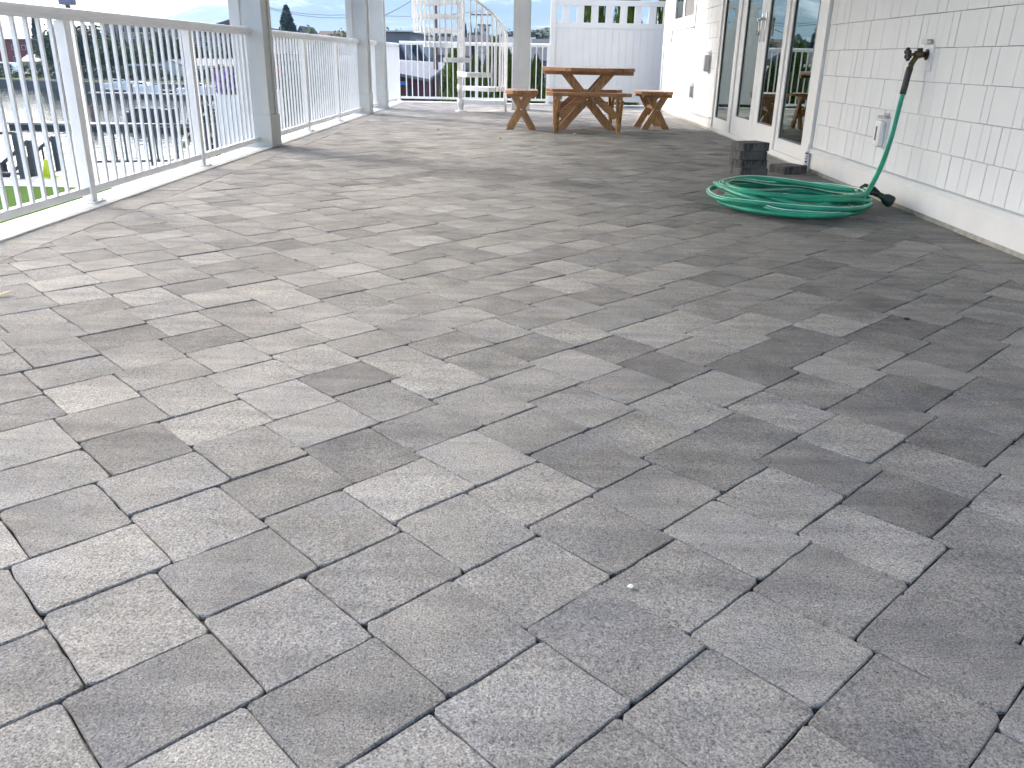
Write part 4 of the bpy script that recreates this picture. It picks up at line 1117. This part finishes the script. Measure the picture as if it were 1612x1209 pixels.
metal_rail('dark sloping handrail on the near side of the dock stairs', (-13.12, 22.1, GZ-.1), (-14.75, 22.1, GZ-1.3), 1.0, .22, 3)
metal_rail('dark sloping handrail on the far side of the dock stairs', (-13.12, 23.3, GZ-.1), (-14.75, 23.3, GZ-1.3), 1.0, .22, 3)
wf_ = tag(empty('warning_cone', (-12.55, 21.75, GZ+.03)), 'bright yellow cone at the foot of the dark railing', 'cone')
MB().lathe([(.14, .03), (.05, .42), (.03, .46)], n=12).build('cone_body', 'yellow', wf_, True); MB().box(-.18, .18, -.18, .18, 0, .03).build('cone_base', 'yellow', wf_)
def dock(label, x0, x1, y0, y1, z=-2.62):
    t = tag(empty('dock', (x0, y0, WZ)), label, 'dock', 'floating docks')
    MB().box(0, x1-x0, 0, y1-y0, z-WZ-.10, z-WZ).build('deck', 'dock', t)
    MB().box(.05, x1-x0-.05, .05, y1-y0-.05, -.1, z-WZ-.105).build('float', 'black', t)
    n = max(2, int((x1-x0)/6))
    pm = MB().tube([(0, 0, -1), (0, 0, 1.1)], .11, 8).mesh('piling', 'pole')
    for i in range(n): link('piling', pm, t, ((x1-x0)*(i+.5)/n, y1-y0+.14, 0))
dock('nearest floating dock across the bright water', -27, -11.8, 43.9, 45.2, -2.72)
dock('floating dock in front of the far marina boats', -38.5, -25, 75, 76)
dock('floating dock below the white boat shelter', -40.5, -29, 82, 82.9)
dock('pale dock along the shore seen through the second railing', -21.5, -14.5, 63, 65)
def boat(label, x, y, ln, rz, cabin=True, cover=None, hull='hull', group='moored boats'):
    t = tag(empty('boat', (x, y, WZ), rz), label, 'boat', group)
    n = 12; vs = []
    for lev, (zz, k_) in enumerate(((-.2, .55), (.25, .85), (.75, 1.0))):
        for i in range(n+1):
            s_ = i/n; wv_ = .16*ln*(math.sin(math.pi*min(1, .12+.88*(1-s_)**.55*1.0)*.5))*(1 if s_ < .98 else .15)
            vs.append(((s_-.5)*ln*(.9+.1*k_), wv_*k_, zz+.12*s_*s_*lev))
        for i in range(n, -1, -1):
            v = vs[lev*2*(n+1)+i]; vs.append((v[0], -v[1], v[2]))
    k2 = 2*(n+1); fs = []
    for lev in range(2):
        for i in range(k2): fs.append((lev*k2+i, lev*k2+(i+1) % k2, (lev+1)*k2+(i+1) % k2, (lev+1)*k2+i))
    fs += [tuple(range(k2-1, -1, -1)), tuple(range(2*k2, 3*k2))]
    MB().add(vs, fs).build('hull', hull, t)
    if cabin:
        cb = MB().prism([(-.25*ln, .7), (.22*ln, .8), (.12*ln, .7+.13*ln), (-.22*ln, .7+.15*ln)], -.10*ln, .10*ln, 'y').build('cabin', 'hull', t)
        MB().prism([(-.19*ln, .78+.05*ln), (.14*ln, .8+.05*ln), (.10*ln, .72+.11*ln), (-.18*ln, .72+.12*ln)], -.102*ln, .102*ln, 'y').build('window_band', 'winpane', cb)
    if cover: MB().prism([(-.42*ln, .76), (.3*ln, .86), (.1*ln, .8+.06*ln), (-.35*ln, .8+.05*ln)], -.12*ln, .12*ln, 'y').build('cover', cover, t)
boat('white cabin boat at the left end of the far marina', -41, 86.5, 3.2, .5)
boat('white cabin cruiser in the middle of the far marina', -35.5, 79.5, 3.4, -.3)
boat('white cabin cruiser at the right end of the far marina', -30, 78.2, 3.6, .25)
boat('low open boat tied to the nearest dock on its far side', -20.5, 46.6, 2.8, .1, False, 'navy', 'darkmetal')
boat('small grey runabout tied at the right end of the nearest dock', -16.2, 46.7, 2.2, 3.0, False, None, 'darkmetal')
boat('white motor boat moored below the patio beyond the flower planter', -13.0, 40.8, 3.2, 1.5)
tp = at(147, 142, 91); tag(MB().box(-.8, .8, -.5, .5, 0, .7, ch=.15).build('tarp_bundle', 'blue', None, loc=(tp.x, 91, WZ-.05)), 'bright blue tarp bundle at the far water edge', 'tarp')
# parked vehicle on the far lawn
cv = at(27, 112, 103); t = tag(empty('parked_van', (cv.x, 101.5, GZ)), 'white vehicle parked on the far lawn before the red building', 'van')
MB().prism([(-1.9, .35), (1.9, .35), (1.95, .8), (1.3, .95), (.7, 1.55), (-1.7, 1.6), (-1.9, .9)], -.8, .8, 'y').build('body', 'hull', t)
MB().prism([(-1.5, 1.0), (.95, 1.0), (.62, 1.45), (-1.5, 1.48)], -.82, .82, 'y').build('windows', 'winpane', t)
for xx in (-1.2, 1.2):
    for yy in (-.78, .66): MB().prism([(xx+.32*math.cos(i*.5236), .32+.32*math.sin(i*.5236)) for i in range(12)], yy, yy+.12, 'y').build('wheel', 'black', t)

# flower planters on white pedestals below the patio edge
def planter(px_, ptop, pmid, Y, wpx, label, cols):
    q = at(px_, pmid, Y); tq = at(px_, ptop, Y); wd = wpx*Y/F_PX
    t = tag(empty('flower_planter', (q.x, Y, GZ)), label, 'planter')
    MB().box(-wd*.5, wd*.5, -wd*.4, wd*.4, 0, q.z-GZ, ch=.03).build('pedestal', 'hull', t)
    h = tq.z-q.z; r0 = random.Random(int(px_))
    def fn(r):
        z = r.random(); rr = wd*.62*(.5+.7*math.sin(math.pi*(.15+.8*z)))
        a_ = r.uniform(0, 6.28); k_ = r.random()**.5
        return Vector((rr*k_*math.cos(a_), rr*k_*math.sin(a_), q.z-GZ+z*h)), Vector((math.cos(a_), math.sin(a_), .3))
    leaf_cloud(420, fn, .028, 5).build('leaves', 'leaf_mid', t)
    for j, c in enumerate(cols): leaf_cloud(330, fn, .024, 9+j).build('blossoms', c, t)
planter(362, 112, 148, 15.5, 34, 'planter of purple flowers on a white pedestal just left of the nearest column', ['purple', 'purple'])
planter(345, 111, 127, 16.2, 16, 'small planter of crimson flowers left of the purple planter', ['pink'])
planter(432, 104, 140, 17.5, 16, 'planter of crimson flowers seen just right of the nearest column', ['pink'])

# ================================================================== HAZE
hz = tag(MB().box(-3400, 3400, -390, 4800, -7.0, 640).build('haze', None), kind='stuff')
mt = bpy.data.materials.new('thin_haze'); mt.use_nodes = True; nt = mt.node_tree; nt.nodes.clear()
ou = nt.nodes.new('ShaderNodeOutputMaterial'); pv = nt.nodes.new('ShaderNodeVolumePrincipled')
pv.inputs['Color'].default_value = (.42, .68, 1.0, 1); pv.inputs['Density'].default_value = 2.5e-4; pv.inputs['Anisotropy'].default_value = .2
nt.links.new(pv.outputs[0], ou.inputs['Volume']); hz.data.materials.append(mt)
